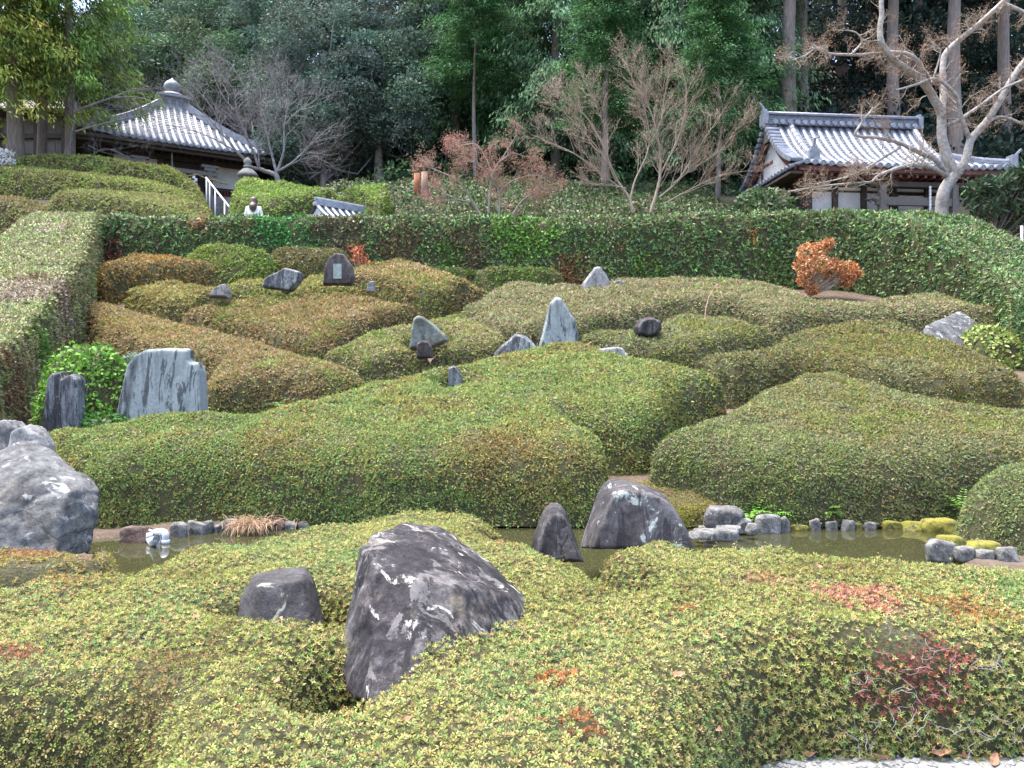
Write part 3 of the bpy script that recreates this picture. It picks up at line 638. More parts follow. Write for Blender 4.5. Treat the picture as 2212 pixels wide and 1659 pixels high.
RK_COL = rock_mat('dark_pillar_stone', (.018, .018, .024), (.06, .06, .07), (.24, .26, .28), (.3, .33, .34), .12, .66, 6, 0, None, .6, .8, .3, .8)
RK_GREEN = rock_mat('green_grey_stone', (.09, .1, .09), (.2, .23, .21), (.36, .4, .37), (.45, .45, .38), .5, .64, 4, 0, (.25, .2, .12), .5)
RK_PALE = rock_mat('lichened_stone', (.16, .16, .17), (.33, .33, .34), (.55, .56, .56), (.7, .69, .6), .6, .6, 5, 0, None, .5)
RK_BANK = rock_mat('bank_stone', (.14, .13, .125), (.3, .29, .28), (.5, .5, .49), (.66, .66, .64), 1, .6, 7, 0, None, .52)
RK_REDB = rock_mat('red_brown_stone', (.1, .06, .05), (.2, .13, .11), (.3, .22, .2), (.55, .5, .46), 1, .68, 7, 0, None, .55)
RK_MOSS = rock_mat('mossy_stone', (.1, .1, .05), (.2, .2, .06), (.3, .29, .1), (.36, .33, .05), 1, .45, 7, 0, None, .5)
_dg = None
def remesh(V, F, voxel, seed, amp, freq, stretch=(1, 1, 1), smooth_it=3, fine=.25):
    """a closed clump of hulls melted into one evenly meshed solid, then weathered"""
    me = bpy.data.meshes.new('tmp'); me.from_pydata([tuple(map(float, v)) for v in V], [], F); o = bpy.data.objects.new('tmp', me); COL.objects.link(o)
    m = o.modifiers.new('r', 'REMESH'); m.mode = 'VOXEL'; m.voxel_size = voxel
    dg = bpy.context.evaluated_depsgraph_get(); ev = o.evaluated_get(dg); em = ev.to_mesh()
    n = len(em.vertices); P = np.empty(n * 3, np.float32); em.vertices.foreach_get('co', P); P = P.reshape(-1, 3).astype(float)
    Fq = [tuple(p.vertices) for p in em.polygons]; E = np.array([tuple(e.vertices) for e in em.edges])
    ev.to_mesh_clear(); bpy.data.objects.remove(o); bpy.data.meshes.remove(me)
    for _ in range(smooth_it):
        s = np.zeros_like(P); c = np.zeros(len(P)); np.add.at(s, E[:, 0], P[E[:, 1]]); np.add.at(s, E[:, 1], P[E[:, 0]]); np.add.at(c, E[:, 0], 1); np.add.at(c, E[:, 1], 1)
        P = P * .5 + s / c[:, None] * .5
    Fa = [f if len(f) == 4 else f for f in Fq]; nv = np.zeros_like(P)
    Q = np.array([f if len(f) == 4 else (*f, f[0]) for f in Fa]); fn = np.cross(P[Q[:, 2]] - P[Q[:, 0]], P[Q[:, 3]] - P[Q[:, 1]])
    for k in range(4): np.add.at(nv, Q[:, k], fn)
    nv = nrm(nv); X = P * np.array(stretch) * freq
    d = (fbm(X, seed, 3) - .5) * 1.2
    rid = 1 - abs(fbm(X * 1.9 + 5, seed + 9, 3) - .5) * 4
    d = d - np.clip(rid, 0, 1) ** 3 * .35 + (fbm(X * 5, seed + 4, 3) - .5) * fine * 2
    return P + nv * (d * amp)[:, None], Fa
def hull(P):
    bm = bmesh.new(); vs = [bm.verts.new(tuple(map(float, p))) for p in P]
    r = bmesh.ops.convex_hull(bm, input=vs); bmesh.ops.delete(bm, geom=[g for g in r['geom_interior'] if isinstance(g, bmesh.types.BMVert)], context='VERTS')
    bm.verts.index_update(); V = [tuple(v.co) for v in bm.verts]; F = [tuple(v.index for v in f.verts) for f in bm.faces]; bm.free(); return V, F
def slab_hull(uv, Y, T, lean=0, front=.9):
    P = np.array([at(u, v, Y) for u, v in uv]); c = P.mean(0); zb = P[:, 2].min(); out = []
    for q in P:
        ly = (q[2] - zb) * lean
        for s, dy in ((front, -T * .5), (1, 0), (.85, T * .6)):
            p = c + (q - c) * s; p[1] = Y + dy + ly; p[2] = max(p[2], zb); out.append(p)
    return out
def rock(name, label, hulls, mat, cat='stone', group=None, amp=.03, freq=3.0, stretch=(1, 1, 1), res=44, seed=0, smooth=2, fine=.25, parent=None):
    V = []; F = []
    for h in hulls:
        v, f = hull(h); n = len(V); V += v; F += [tuple(i + n for i in q) for q in f]
    A = np.array(V); size = (A.max(0) - A.min(0)).max()
    P, Fq = remesh(A, F, size / res, seed, amp * size, freq / size, stretch, smooth, fine)
    L = (P[:, 0].mean(), P[:, 1].mean(), P[:, 2].min())
    o = obj(name, P, Fq, mat, parent, loc=L, smooth=True)
    return tag(o, label, cat, group)
GS = 'standing stones among the mounds'
A_ = at
big = [A_(u, v, Y) for u, v, Y in [(772, 1178, 3.55), (800, 1152, 3.8), (880, 1130, 4.15), (945, 1136, 4.2), (1010, 1172, 4.25), (1062, 1212, 4.18), (1110, 1258, 4.05), (1152, 1300, 3.98), (795, 1192, 3.42), (905, 1252, 3.3), (1000, 1264, 3.42), (1105, 1292, 3.7),
                                   (768, 1250, 3.45), (748, 1330, 3.42), (727, 1398, 3.4), (738, 1440, 3.3), (745, 1505, 3.15), (800, 1530, 2.93), (900, 1510, 2.95), (1000, 1470, 3.08), (1130, 1375, 3.6), (800, 1300, 4.3), (1110, 1330, 4.4), (900, 1400, 4.4)]]
rock('boulder', 'biggest dark boulder with pale streaks, in the pocket of the near hedge', [big], RK_BIG, 'boulder', 'boulders in the near hedges', .026, 3.6, (1, 1, .8), 90, 3, 1, .3)
small = [A_(u, v, Y) for u, v, Y in [(508, 1350, 3.72), (520, 1290, 3.75), (545, 1240, 3.85), (600, 1228, 3.92), (660, 1222, 3.92), (680, 1250, 3.85), (702, 1350, 3.75), (560, 1262, 3.62), (650, 1252, 3.62), (540, 1370, 3.55), (680, 1370, 3.55), (520, 1350, 4.1), (690, 1350, 4.1), (560, 1245, 4.08), (655, 1235, 4.08)]]
rock('boulder', 'low dark boulder with white lichen patches left of the biggest boulder', [small], rock_mat('lichen_capped_stone', (.05, .046, .05), (.1, .093, .1), (.17, .16, .17), (.6, .6, .5), .6, .6, 3.2, 0, None, .66), 'boulder', 'boulders in the near hedges', .02, 3, (1, 1, 1), 44, 5, 3, .15)
rock('boulder', 'narrow pointed dark stone at the back rim of the near hedge', [slab_hull([(1146, 1215), (1150, 1165), (1172, 1110), (1192, 1092), (1212, 1092), (1225, 1108), (1240, 1160), (1262, 1215)], 5.85, .4, .15, .75)], RK_DARK, 'boulder', 'boulders in the near hedges', .025, 3, (1, 1, .5), 44, 7)
rock('boulder', 'broad dark stone with pale streaks standing in the pond', [slab_hull([(1250, 1185), (1270, 1130), (1300, 1060), (1318, 1042), (1350, 1040), (1400, 1050), (1440, 1068), (1470, 1110), (1490, 1150), (1504, 1190)], 6.6, .6, .15, .82)], rock_mat('white_streaked_stone', (.05, .044, .05), (.105, .095, .1), (.2, .19, .2), (.6, .66, .62), .22, .585, 2.4, 0, None, .6, .6, .3, .9), 'boulder', 'boulders in the near hedges', .03, 3.4, (1, 1, .4), 50, 9)
k5 = [A_(u, v, Y) for u, v, Y in [(-70, 1000, 6.4), (0, 972, 6.3), (50, 953, 6.3), (85, 955, 6.35), (120, 1000, 6.3), (165, 1020, 6.25), (200, 1035, 6.2), (217, 1060, 6.15), (212, 1120, 6.0), (195, 1195, 5.9), (120, 1210, 5.6), (0, 1200, 5.55), (-80, 1190, 5.6), (60, 1010, 5.85), (150, 1060, 5.8), (-40, 1040, 5.8), (0, 1100, 5.65), (120, 1120, 5.68), (-60, 1100, 6.9), (60, 1000, 6.9), (190, 1080, 6.7), (190, 1180, 6.6)]]
rock('boulder', 'big cracked blue-grey boulder at the left edge beside the pond', [k5], RK_CRACK, 'boulder', 'boulders in the near hedges', .03, 3, (1, 1, 1), 80, 11, 0, .35)
rock('boulder', 'pair of pale weathered crags behind the cracked boulder', [slab_hull([(-30, 1010), (-20, 915), (15, 905), (30, 925), (45, 1010)], 8.6, .4, .1), slab_hull([(25, 1010), (35, 930), (60, 915), (85, 935), (100, 965), (98, 1010)], 8.5, .35, .1)], RK_PALE, 'boulder', 'boulders in the near hedges', .03, 3.5, (1, 1, .6), 44, 13)
rock('standing_stone', 'dark pillar stone with a notched top beside the bright green shrub', [slab_hull([(98, 960), (104, 900), (112, 815), (122, 802), (137, 801), (148, 830), (150, 960)], 10.5, .35, .04), slab_hull([(140, 960), (144, 812), (160, 803), (176, 815), (182, 860), (186, 960)], 10.5, .32, .04)], RK_COL, 'stone', GS, .022, 3.5, (1.6, 1.6, .25), 50, 15, 2, .35)
rock('standing_stone', 'broad pale blue slab with a stepped right edge, largest standing stone on the left', [slab_hull([(250, 925), (262, 880), (275, 790), (290, 765), (312, 753), (360, 751), (410, 752), (414, 780), (420, 925)], 10.8, .3, .1, .93), slab_hull([(380, 925), (390, 778), (428, 781), (434, 800), (436, 860), (446, 925)], 10.8, .28, .1, .93)], RK_BLUE, 'stone', GS, .013, 3, (1.5, 1.5, .3), 56, 17, 2, .3)
rock('standing_stone', 'tallest pale stone with a rounded point in the middle of the garden', [slab_hull([(1160, 770), (1168, 730), (1178, 690), (1186, 655), (1200, 640), (1212, 642), (1226, 665), (1242, 690), (1250, 720), (1250, 770)], 13.8, .4, .06, .88)], RK_BLUE, 'stone', GS, .022, 3, (1.3, 1.3, .5), 50, 19, 1, .3)
rock('standing_stone', 'low streaked stone leaning against the tallest pale stone', [slab_hull([(1060, 790), (1068, 760), (1090, 738), (1112, 720), (1130, 722), (1150, 735), (1164, 760), (1164, 790)], 13.3, .4, .15, .8)], RK_STREAK, 'stone', GS, .04, 4, (1.6, 1.6, .3), 44, 21, 1)
rock('standing_stone', 'pointed green-grey stone in the curved low mound', [slab_hull([(884, 755), (888, 710), (892, 688), (902, 681), (915, 683), (940, 702), (965, 725), (970, 738), (950, 748), (920, 760)], 13.9, .35, .05, .85)], RK_GREEN, 'stone', GS, .022, 3, (1, 1, .6), 44, 23)
rock('tree_stump', 'small black rotten stump before the pointed green-grey stone', [slab_hull([(899, 775), (901, 742), (912, 735), (926, 738), (934, 750), (937, 775)], 13.45, .25, 0, .85)], plain('rotten_stump', (.02, .015, .015), (.06, .048, .045), 9, .95, .6, (1, 1, .3)), 'stump', None, .05, 5, (1, 1, .5), 30, 25)
rock('standing_stone', 'small upright stone with a white-flecked top sunk in the central mound', [slab_hull([(967, 838), (968, 795), (976, 790), (986, 791), (995, 805), (1002, 822), (1004, 838)], 11.9, .2, 0, .85)], RK_STREAK, 'stone', GS, .03, 4, (1, 1, .4), 36, 27)
rock('standing_stone', 'round dark stone on the rim of the oval mound', [slab_hull([(1370, 725), (1368, 708), (1378, 692), (1395, 685), (1412, 685), (1428, 695), (1430, 712), (1415, 728), (1390, 735)], 14.6, .45, 0, .7)], RK_DARK, 'stone', GS, .02, 3, (1, 1, 1), 36, 29, 3, .15)
rock('standing_stone', 'low pale ridge stone right of the tallest pale stone', [slab_hull([(1280, 785), (1290, 754), (1325, 748), (1345, 750), (1358, 768), (1362, 785)], 13.0, .3, .1, .8)], RK_PALE, 'stone', GS, .04, 4, (1, 1, .5), 36, 31)
rock('standing_stone', 'white-lichened pointed stone before the back hedge', [slab_hull([(1252, 632), (1258, 612), (1275, 600), (1285, 576), (1296, 574), (1308, 590), (1318, 610), (1318, 632)], 18.4, .5, .1, .82)], RK_PALE, 'stone', GS, .035, 3.5, (1, 1, .6), 40, 33)
rock('standing_stone', 'tiny grey stone right of the white-lichened pointed stone', [slab_hull([(1322, 620), (1326, 608), (1338, 605), (1350, 612), (1352, 620)], 18.4, .3, 0, .8)], RK_BANK, 'stone', GS, .03, 3, (1, 1, 1), 24, 35)
slab = [A_(u, v, Y) for u, v, Y in [(1992, 712, 15.0), (2000, 700, 15.2), (2068, 672, 15.9), (2078, 672, 15.9), (2132, 712, 15.6), (2108, 760, 14.9), (2095, 765, 14.9), (1996, 722, 14.8), (2000, 760, 15.5), (2100, 790, 15.5), (2120, 760, 16.0), (2060, 720, 16.2)]]
rock('standing_stone', 'tilted grey slab with white lichen near the right hedge', [slab], rock_mat('tilted_slab_stone', (.07, .07, .075), (.15, .15, .16), (.3, .31, .32), (.55, .56, .55), 1, .57, 4, 0, None, .55), 'stone', GS, .018, 3, (1, 1, 1), 50, 37, 1)
rock('standing_stone', 'dark slab with one pale rectangular patch by the red sprig', [slab_hull([(698, 618), (702, 580), (712, 555), (730, 546), (745, 550), (762, 575), (768, 600), (762, 618)], 17.6, .4, .05, .9)], rock_mat('brown_slab_stone', (.05, .045, .05), (.11, .095, .1), (.2, .18, .18), (.4, .5, .46), .25, .68, 4, 0, None, .64), 'stone', GS, .02, 3, (1.2, 1.2, .4), 40, 39)
rock('standing_stone', 'green and white streaked slab sloping behind the small peaked mound', [slab_hull([(566, 622), (572, 602), (600, 592), (618, 578), (628, 580), (654, 588), (652, 610), (630, 632)], 17.2, .4, .1, .88)], RK_STREAK, 'stone', GS, .03, 3, (1.8, 1.8, .3), 40, 41)
rock('standing_stone', 'small grey pyramid stone between two brown-topped mounds', [slab_hull([(452, 645), (458, 628), (478, 614), (486, 612), (494, 628), (496, 645)], 16.4, .35, .1, .75)], RK_BANK, 'stone', GS, .03, 3, (1, 1, 1), 30, 43)
rock('standing_stone', 'little white stone on the flank of the upper tan mound', [slab_hull([(792, 632), (794, 614), (802, 607), (809, 608), (811, 632)], 15.9, .2, 0, .85)], RK_PALE, 'stone', GS, .03, 3, (1, 1, 1), 26, 45)
patch = MB(); p0 = A_(729, 586, 17.32); patch.box(p0, .18, .05, .33)
# pale patch and dots on the dark slab
sl = [o for o in bpy.data.objects if o.get('label', '').startswith('dark slab with one pale')][0]
patch.obj('pale_patch', plain('pale_patch', (.14, .18, .17), (.32, .37, .36), 14, .8), sl)

def bank_stone(label, u0, v0, u1, v1, Y, mat=None, seed=0, group='edging stones along the pond', depth=None, flat=0, name='edging_stone', box=0):
    """an irregular stone filling a span of the pond edge"""
    rr = np.random.default_rng(seed + 500); a = A_(u0, v0, Y); b = A_(u1, v1, Y); w = b[0] - a[0]; h = a[2] - b[2]; d = depth or max(w * .7, .12); c = (a + b) / 2; P = []
    for _ in range(22):
        q = rr.normal(size=3); q /= np.linalg.norm(q); q = np.sign(q) * abs(q) ** (.55 - .2 * box); q /= max(1, abs(q).max())
        P.append(c + q * np.array([w / 2 * 1.12, d / 2, h / 2 * 1.75]) - np.array([0, -d * .3, h * .05]))
    for s in (-1, 1):
        P.append(c + np.array([s * w * .47, d * .2, -h * .6])); P.append(c + np.array([s * w * .3, -d * .15, -h * .62]))
    return rock(name, label, [P], mat or RK_BANK, 'stone', group, .03, 3.2, (1, 1, 1), 22, seed, 1, .2)
BK = [('long red-brown edging stone left of the white pipes', 255, 1148, 322, 1180, 8.15, RK_REDB), ('upright pale edging stone just right of the white pipes', 366, 1136, 400, 1163, 8.45, None), ('largest white edging stone on the left bank', 400, 1131, 446, 1157, 8.6, None),
      ('pale green edging stone touching the largest white one', 438, 1132, 458, 1154, 8.65, RK_GREEN), ('small edging stone in the dark gap left of the dry grass', 461, 1138, 472, 1150, 8.7, None), ('tall grey edging stone beside the dry grass tuft', 470, 1128, 512, 1152, 8.75, None),
      ('brown edging stone right of the dry grass tuft', 532, 1128, 590, 1153, 8.8, RK_REDB), ('slanting brown edging stone with grass strands on top', 580, 1126, 612, 1146, 8.85, RK_REDB), ('grey edging stone half hidden by hedge sprigs', 610, 1131, 640, 1146, 8.9, None), ('last grey edging stone on the left bank before the hedge hides it', 640, 1132, 668, 1146, 8.95, None),
      ('biggest grey edging stone on the right bank, leaning over the water', 1528, 1104, 1608, 1140, 8.6, rock_mat('overhang_stone', (.08, .075, .075), (.19, .18, .18), (.36, .36, .36), (.62, .62, .62), 1, .6, 7)), ('long flat grey stone under the leaning one', 1550, 1138, 1602, 1150, 8.2, None), ('lower flat white stone at the water near the streaked stone', 1490, 1152, 1545, 1164, 7.9, None),
      ('upper flat stone at the water near the streaked stone', 1498, 1146, 1552, 1154, 8.1, None), ('wet grey stone lying in the water', 1535, 1148, 1598, 1166, 7.7, None), ('small pale stone in the shade under the slope', 1508, 1140, 1526, 1150, 8.6, None), ('grey wedge stone between the flat stones and the fern', 1592, 1126, 1626, 1148, 8.55, None),
      ('small low grey stone in front of the wedge stone', 1612, 1136, 1640, 1152, 8.3, None), ('large mossy-topped stone in front of the bright fern', 1636, 1120, 1688, 1150, 8.65, None), ('pale edging stone right of the fern', 1684, 1123, 1708, 1149, 8.7, None), ('moss-covered edging stone with a pale face', 1712, 1136, 1748, 1148, 8.8, RK_MOSS),
      ('pointed pale edging stone', 1752, 1126, 1774, 1148, 8.8, None), ('square pale edging stone', 1788, 1130, 1812, 1148, 8.82, None), ('tallest square edging stone in the middle of the right bank', 1816, 1128, 1848, 1148, 8.84, None), ('small mossy edging stone between two pale ones', 1848, 1134, 1864, 1148, 8.86, RK_MOSS),
      ('cracked pale edging stone', 1864, 1132, 1896, 1148, 8.86, None), ('half mossy rounded edging stone', 1912, 1130, 1952, 1150, 8.84, RK_MOSS), ('left half of the bright moss bank', 1952, 1132, 2010, 1150, 8.8, RK_MOSS), ('right half of the bright moss bank by the round bush', 2000, 1128, 2072, 1152, 8.7, RK_MOSS),
      ('front corner stone of the pond, largest before the round bush', 2008, 1176, 2068, 1208, 7.25, None), ('grey stone beside the front corner stone', 2066, 1188, 2112, 1210, 7.15, None), ('small oval stone set in moss', 2112, 1192, 2152, 1208, 7.1, None), ('flat blue-grey block at the right end of the front edging', 2160, 1190, 2208, 1212, 7.05, RK_BANK),
      ('mossy hump between the front edging stones and the round bush', 2030, 1165, 2090, 1190, 7.5, RK_MOSS), ('mossy strip behind the small oval stone', 2090, 1178, 2180, 1200, 7.4, RK_MOSS), ('little upright grey stone on the mossy slope', 1502, 1110, 1516, 1126, 9.2, None)]
for i, (l, a, b, c, d, y, m) in enumerate(BK): bank_stone(l, a, b, c, d, y, m, 60 + i, box=.5 if 'square' in l or 'block' in l else 0)
# submerged lip behind the stones, so the bank reads as soil and moss
mound('mossy earth bank above the flat stones', [('w', x, y) for x, y in [(1.55, 9.1), (2.3, 9.0), (2.6, 9.25), (2.2, 9.5), (1.7, 9.7), (1.45, 9.5)]], .16, .25, [(.16, .11, .06), (.2, .14, .08), (.26, .24, .05), (.2, .2, .04)], cell=.05, seed=151, name='moss', cat=None, group=None, kind='stuff', lk=.002, cov=1.6, scale=3)

# ------------------------------------------------------------------ pipes in the pond
pr = empty('drain_pipe', A_(340, 1165, 8.2), 'white plastic drain pipes standing in the left end of the pond', 'pipe')
def bent(P, r, n=10):
    P = np.array(P, float); out = [P[0]]
    for i in range(1, len(P) - 1):
        a, b, c = P[i - 1], P[i], P[i + 1]; ra = min(.05, .4 * np.linalg.norm(b - a), .4 * np.linalg.norm(c - b)); p = b + nrm(a - b) * ra; q = b + nrm(c - b) * ra
        for t in np.linspace(0, 1, 6): out.append((1 - t) ** 2 * p + 2 * t * (1 - t) * b + t * t * q)
    out.append(P[-1]); return MB().tube(np.array(out), r, n)
e1 = A_(358, 1149, 8.1); bent([A_(336, 1149.5, 8.16), e1, A_(358, 1195, 8.1)], .036).obj('elbow_pipe', M_PVC, pr, smooth=True)
MB().tube([A_(358, 1166, 8.1), A_(358, 1176, 8.1)], .041, 12).obj('pipe_collar', M_PVC, pr, smooth=True)
MB().tube([A_(300, 1154, 8.35), A_(342, 1149.5, 8.15)], .03, 10).obj('inlet_pipe', M_PVCGREY, pr, smooth=True)
bent([A_(324, 1152, 8.12), A_(323, 1166, 8.12), A_(330, 1176, 8.0), A_(336, 1168, 7.9)], .035).obj('trap_pipe', M_PVC, pr, smooth=True)
MB().tube([A_(330, 1170, 7.98), A_(339, 1163, 7.86)], .04, 12, False).obj('pipe_mouth', M_PVC, pr, smooth=True)
MB().tube([A_(339, 1152, 8.15), A_(339, 1185, 8.1)], .022, 8).obj('drop_pipe', M_PVC, pr, smooth=True)
MB().tube([A_(346, 1152, 8.15), A_(345, 1182, 8.1)], .014, 8).obj('drop_pipe', M_PVC, pr, smooth=True)
MB().tube([A_(313, 1141, 8.3), A_(326, 1147, 8.2), A_(340, 1149, 8.12)], .014, 8).obj('hose', M_PVC, pr, smooth=True)

# ------------------------------------------------------------------ small plants
def stalk_leaves(P, n, pal, seed, L, W=.4, droop=.2, spread=.1):
    d = nrm(R.normal(size=(n, 3)) + np.array([0, 0, .4])); D = nrm(d * np.array([1, 1, .6]) - np.array([0, 0, droop])); Q = P + R.normal(0, spread, (n, 3))
    V, F = leaves(Q, D, nrm(R.normal(size=(n, 3)) + np.array([0, 0, 1])), L * R.uniform(.6, 1.2, n), L * W); return V, F, tints(Q, pal, seed, 3)
def bush(name, label, cat, base, blobs, pal, seed, L, n, stems=6, group=None, mat=None, bark=None, W=.45):
    o = empty(name, base, label, cat, group); base = np.array(base); Ps = []; lines = []
    for (cx, cy, cz, rx, ry, rz) in blobs:
        q = nrm(R.normal(size=(n, 3))) * R.uniform(.35, 1, (n, 1)) ** .5; Ps.append(np.array([cx, cy, cz]) + q * np.array([rx, ry, rz]))
        for _ in range(stems):
            t = np.array([cx, cy, cz]) + R.normal(0, .4, 3) * np.array([rx, ry, rz]); m = (base + t) / 2 + R.normal(0, .05, 3); lines.append((np.array([base, m, t]), np.array([.014, .009, .004])))
    P = np.concatenate(Ps); m = len(P); D = nrm(R.normal(size=(m, 3)) + np.array([0, -.1, .1]))
    V, F = leaves(P, D, nrm(R.normal(size=(m, 3)) + np.array([0, -.3, .8])), L * R.uniform(.6, 1.3, m), L * W)
    f = obj('foliage', V, F, mat or M_HEDGE, o, col=tints(P, pal, seed, 2.5, .3)); f['kind'] = 'stuff'
    Vt, Ft = tubes_np(lines, 5); obj('stems', Vt, Ft, bark or M_BUSHBARK, o)
    return o
ob = A_(1750, 640, 19.6)
bl = []
for u, v, r in [(1745, 545, .28), (1770, 540, .25), (1790, 527, .14), (1740, 575, .3), (1775, 570, .26), (1800, 575, .25), (1830, 580, .24), (1845, 592, .18), (1740, 605, .24), (1755, 625, .16), (1790, 595, .2), (1828, 605, .2)]:
    p = A_(u, v, 19.5 + R.uniform(-.2, .2)); bl.append((*p, r, r * .9, r * .85))
bush('orange_shrub', 'bright orange autumn shrub in front of the right back hedge', 'shrub', ob, bl, [(.4, .14, .05), (.46, .2, .08), (.48, .25, .14), (.38, .24, .07)], 161, .085, 330)
bl = [(*A_(u, v, 19.9), r, r, r) for u, v, r in [(775, 545, .14), (770, 560, .14), (785, 568, .18), (778, 580, .16)]]
bush('red_shrub', 'small red autumn sprig beside the patched dark slab', 'shrub', A_(780, 600, 19.9), bl, [(.35, .07, .04), (.4, .12, .05), (.3, .12, .05)], 163, .08, 70)
# fern tufts at the pond
def fern(label, u, v, Y, n, L, pal, seed, group='ferns by the pond'):
    b = A_(u, v, Y); o = empty('fern', b, label, 'fern', group); P = []; D = []; Ls = []; lines = []
    for _ in range(n):
        a = R.uniform(0, 6.28); el = R.uniform(.4, 1.2); d = np.array([math.cos(a) * math.cos(el), math.sin(a) * math.cos(el) - .25, math.sin(el)]); q = [b.copy()]
        for k in range(9):
            d = nrm(d - np.array([0, 0, .12])); q.append(q[-1] + d * L / 9); s = nrm(np.cross(d, [0, 0, 1.]))
            for sg in (-1, 1): P.append(q[-1]); D.append(nrm(s * sg + d * .35 - np.array([0, 0, .15]))); Ls.append(L * .26 * (1 - abs(k / 9 - .35)))
        lines.append((np.array(q), np.full(len(q), .0025)))
    P = np.array(P); D = np.array(D); V, F = leaves(P, D, nrm(R.normal(0, .3, (len(P), 3)) + np.array([0, -.2, 1])), np.array(Ls), np.array(Ls) * .32)
    f = obj('fronds', V, F, M_HEDGE, o, col=tints(P, pal, seed, 3, .2)); f['kind'] = 'stuff'
    Vt, Ft = tubes_np(lines, 3); f = obj('stalks', Vt, Ft, M_TWIG, o); f['kind'] = 'stuff'
FP = [(.1, .24, .03), (.14, .3, .04), (.09, .2, .03)]
fern('lush bright green fern left of the pale edging stones', 1625, 1120, 8.95, 26, .3, FP, 171); fern('second bright fern growing to the right against the lush one', 1665, 1118, 8.95, 20, .28, FP, 172)
fern('small fern on the pond bank below the broad right mound', 1790, 1105, 9.0, 9, .2, FP, 173); fern('fern beside the round bush at the right end of the pond', 2075, 1100, 8.9, 14, .26, FP, 174)
fern('little fern sprout at the lower edge of the boomerang mound', 598, 878, 10.6, 6, .2, FP, 175)
def tuft(name, label, b, n, L, w, mat, up=.8, group=None):
    o = empty(name, b, label, 'grass tuft', group); lines = []
    for _ in range(n):
        d = nrm(R.normal(0, .7, 3) + np.array([0, -.3, up])); q = [np.array(b) + R.normal(0, w, 3) * np.array([1, .4, .1])]; l = L * R.uniform(.6, 1.2)
        for k in range(6): d = nrm(d - np.array([0, .03, .3])); q.append(q[-1] + d * l / 6)
        lines.append((np.array(q), np.linspace(.0045, .0015, 7)))
    V, F = tubes_np(lines, 3); f = obj('blades', V, F, mat, o); f['kind'] = 'stuff'
tuft('dry_grass_tuft', 'pinkish dry grass tuft drooping over the pond edging stones', A_(535, 1136, 8.6), 380, .17, .09, M_DRY)
tuft('dry_grass_tuft', 'sparse dry grass strands behind the slanting brown edging stone', A_(590, 1128, 8.95), 70, .22, .12, M_DRY)
pp = empty('pampas_plume', A_(1523, 688, 15.0), 'single pale pampas plume rising from the oval mound', 'grass plume')
ln = [A_(1523, 690, 15.0), A_(1525, 665, 15.0), A_(1532, 640, 15.0), A_(1540, 626, 15.0)]
MB().tube(ln, [.012, .011, .009, .007], 5).obj('stem', M_DRY, pp)
Q = np.array([A_(1538, 630, 15.0) * (1 - t) + A_(1549, 619, 15.0) * t for t in np.linspace(0, 1, 40)]); V, F = leaves(Q + R.normal(0, .012, Q.shape), nrm(np.array([.5, 0, .5]) + R.normal(0, .25, Q.shape)), nrm(R.normal(size=Q.shape)), np.full(40, .09), np.full(40, .03))
obj('plume', V, F, M_DRY, pp)
# dead leaves
def leaf_mesh(L, Wd, curl, seed):
    rr = np.random.default_rng(seed); V = []; F = []
    for i in range(6):
        t = i / 5; w = Wd * math.sin(math.pi * min(t * .95 + .04, 1)) * .5; z = curl * (t - .5) ** 2 * 4 * L * .3
        V += [(-w, t * L, z + w * .5), (0, t * L, z), (w, t * L, z + w * .5 * rr.uniform(.4, 1.5))]
    for i in range(5):
        for j in range(2): F.append((i * 3 + j, i * 3 + j + 1, (i + 1) * 3 + j + 1, (i + 1) * 3 + j))
    me = bpy.data.meshes.new('dead_leaf'); me.from_pydata(V, [], F); me.materials.append(M_DEAD); return me
LM = [leaf_mesh(.07, .03, .6, 1), leaf_mesh(.06, .034, -.5, 2), leaf_mesh(.05, .022, 1.0, 3)]
LM2 = [leaf_mesh(.035, .016, .8, 4), leaf_mesh(.03, .014, -.6, 5)]
def put_leaf(p, label, group, k, meshes=None, sc=1):
    m = (meshes or LM); o = bpy.data.objects.new('dead_leaf', m[k % len(m)]); COL.objects.link(o); o.location = [float(x) for x in p]; o.scale = (sc,) * 3
    o.rotation_euler = (R.normal(0, .35), R.normal(0, .35), R.uniform(0, 6.28)); tag(o, label, 'leaf', group)
for k, (u, v) in enumerate([(690, 1492), (697, 1500), (704, 1508), (712, 1502), (720, 1512), (735, 1508), (690, 1512), (700, 1520), (716, 1524), (728, 1535), (742, 1540), (708, 1534), (752, 1532), (765, 1542), (694, 1530), (736, 1522)]):
    x, y = hit(u, v, .2); put_leaf((x, min(max(y, 2.78), 3.2), .06 + .15 * sstep(3.0, 2.7, y)), 'brown dead leaf lying in the dark pocket at the foot of the biggest boulder', 'dead leaves in the pocket below the boulder', k)
for k, (u, v) in enumerate([(1700, 1640), (1720, 1630), (1760, 1640), (1810, 1632), (1855, 1612), (1862, 1622), (1880, 1645), (1960, 1612), (1975, 1625), (2050, 1632), (2090, 1640), (2130, 1630), (2150, 1640), (2190, 1618), (1905, 1635), (2010, 1640)]):
    a, b = ray(u, v); y = -1.585 / b; put_leaf((a * y, y, .03), 'large brown fallen leaf on the gravel at the foot of the near hedge', 'fallen leaves along the path edge', k, sc=1.25)
TOPS = [(860, 1570), (895, 1545), (605, 1478), (1265, 1522), (1450, 1470), (1550, 1585), (1665, 1285), (1840, 1370), (630, 1250), (560, 1255), (900, 1335), (1970, 1420), (1390, 1400), (600, 1340), (1440, 1310), (1345, 1205), (430, 1340), (1700, 1250), (1760, 1225), (1585, 1230)]
for k, (u, v) in enumerate(TOPS):
    x, y = hit(u, v, .52); put_leaf((x, y, .535), 'small tan dead leaf lying on top of the near hedge', 'stray dead leaves on the near hedge', k, LM2, 1.5)
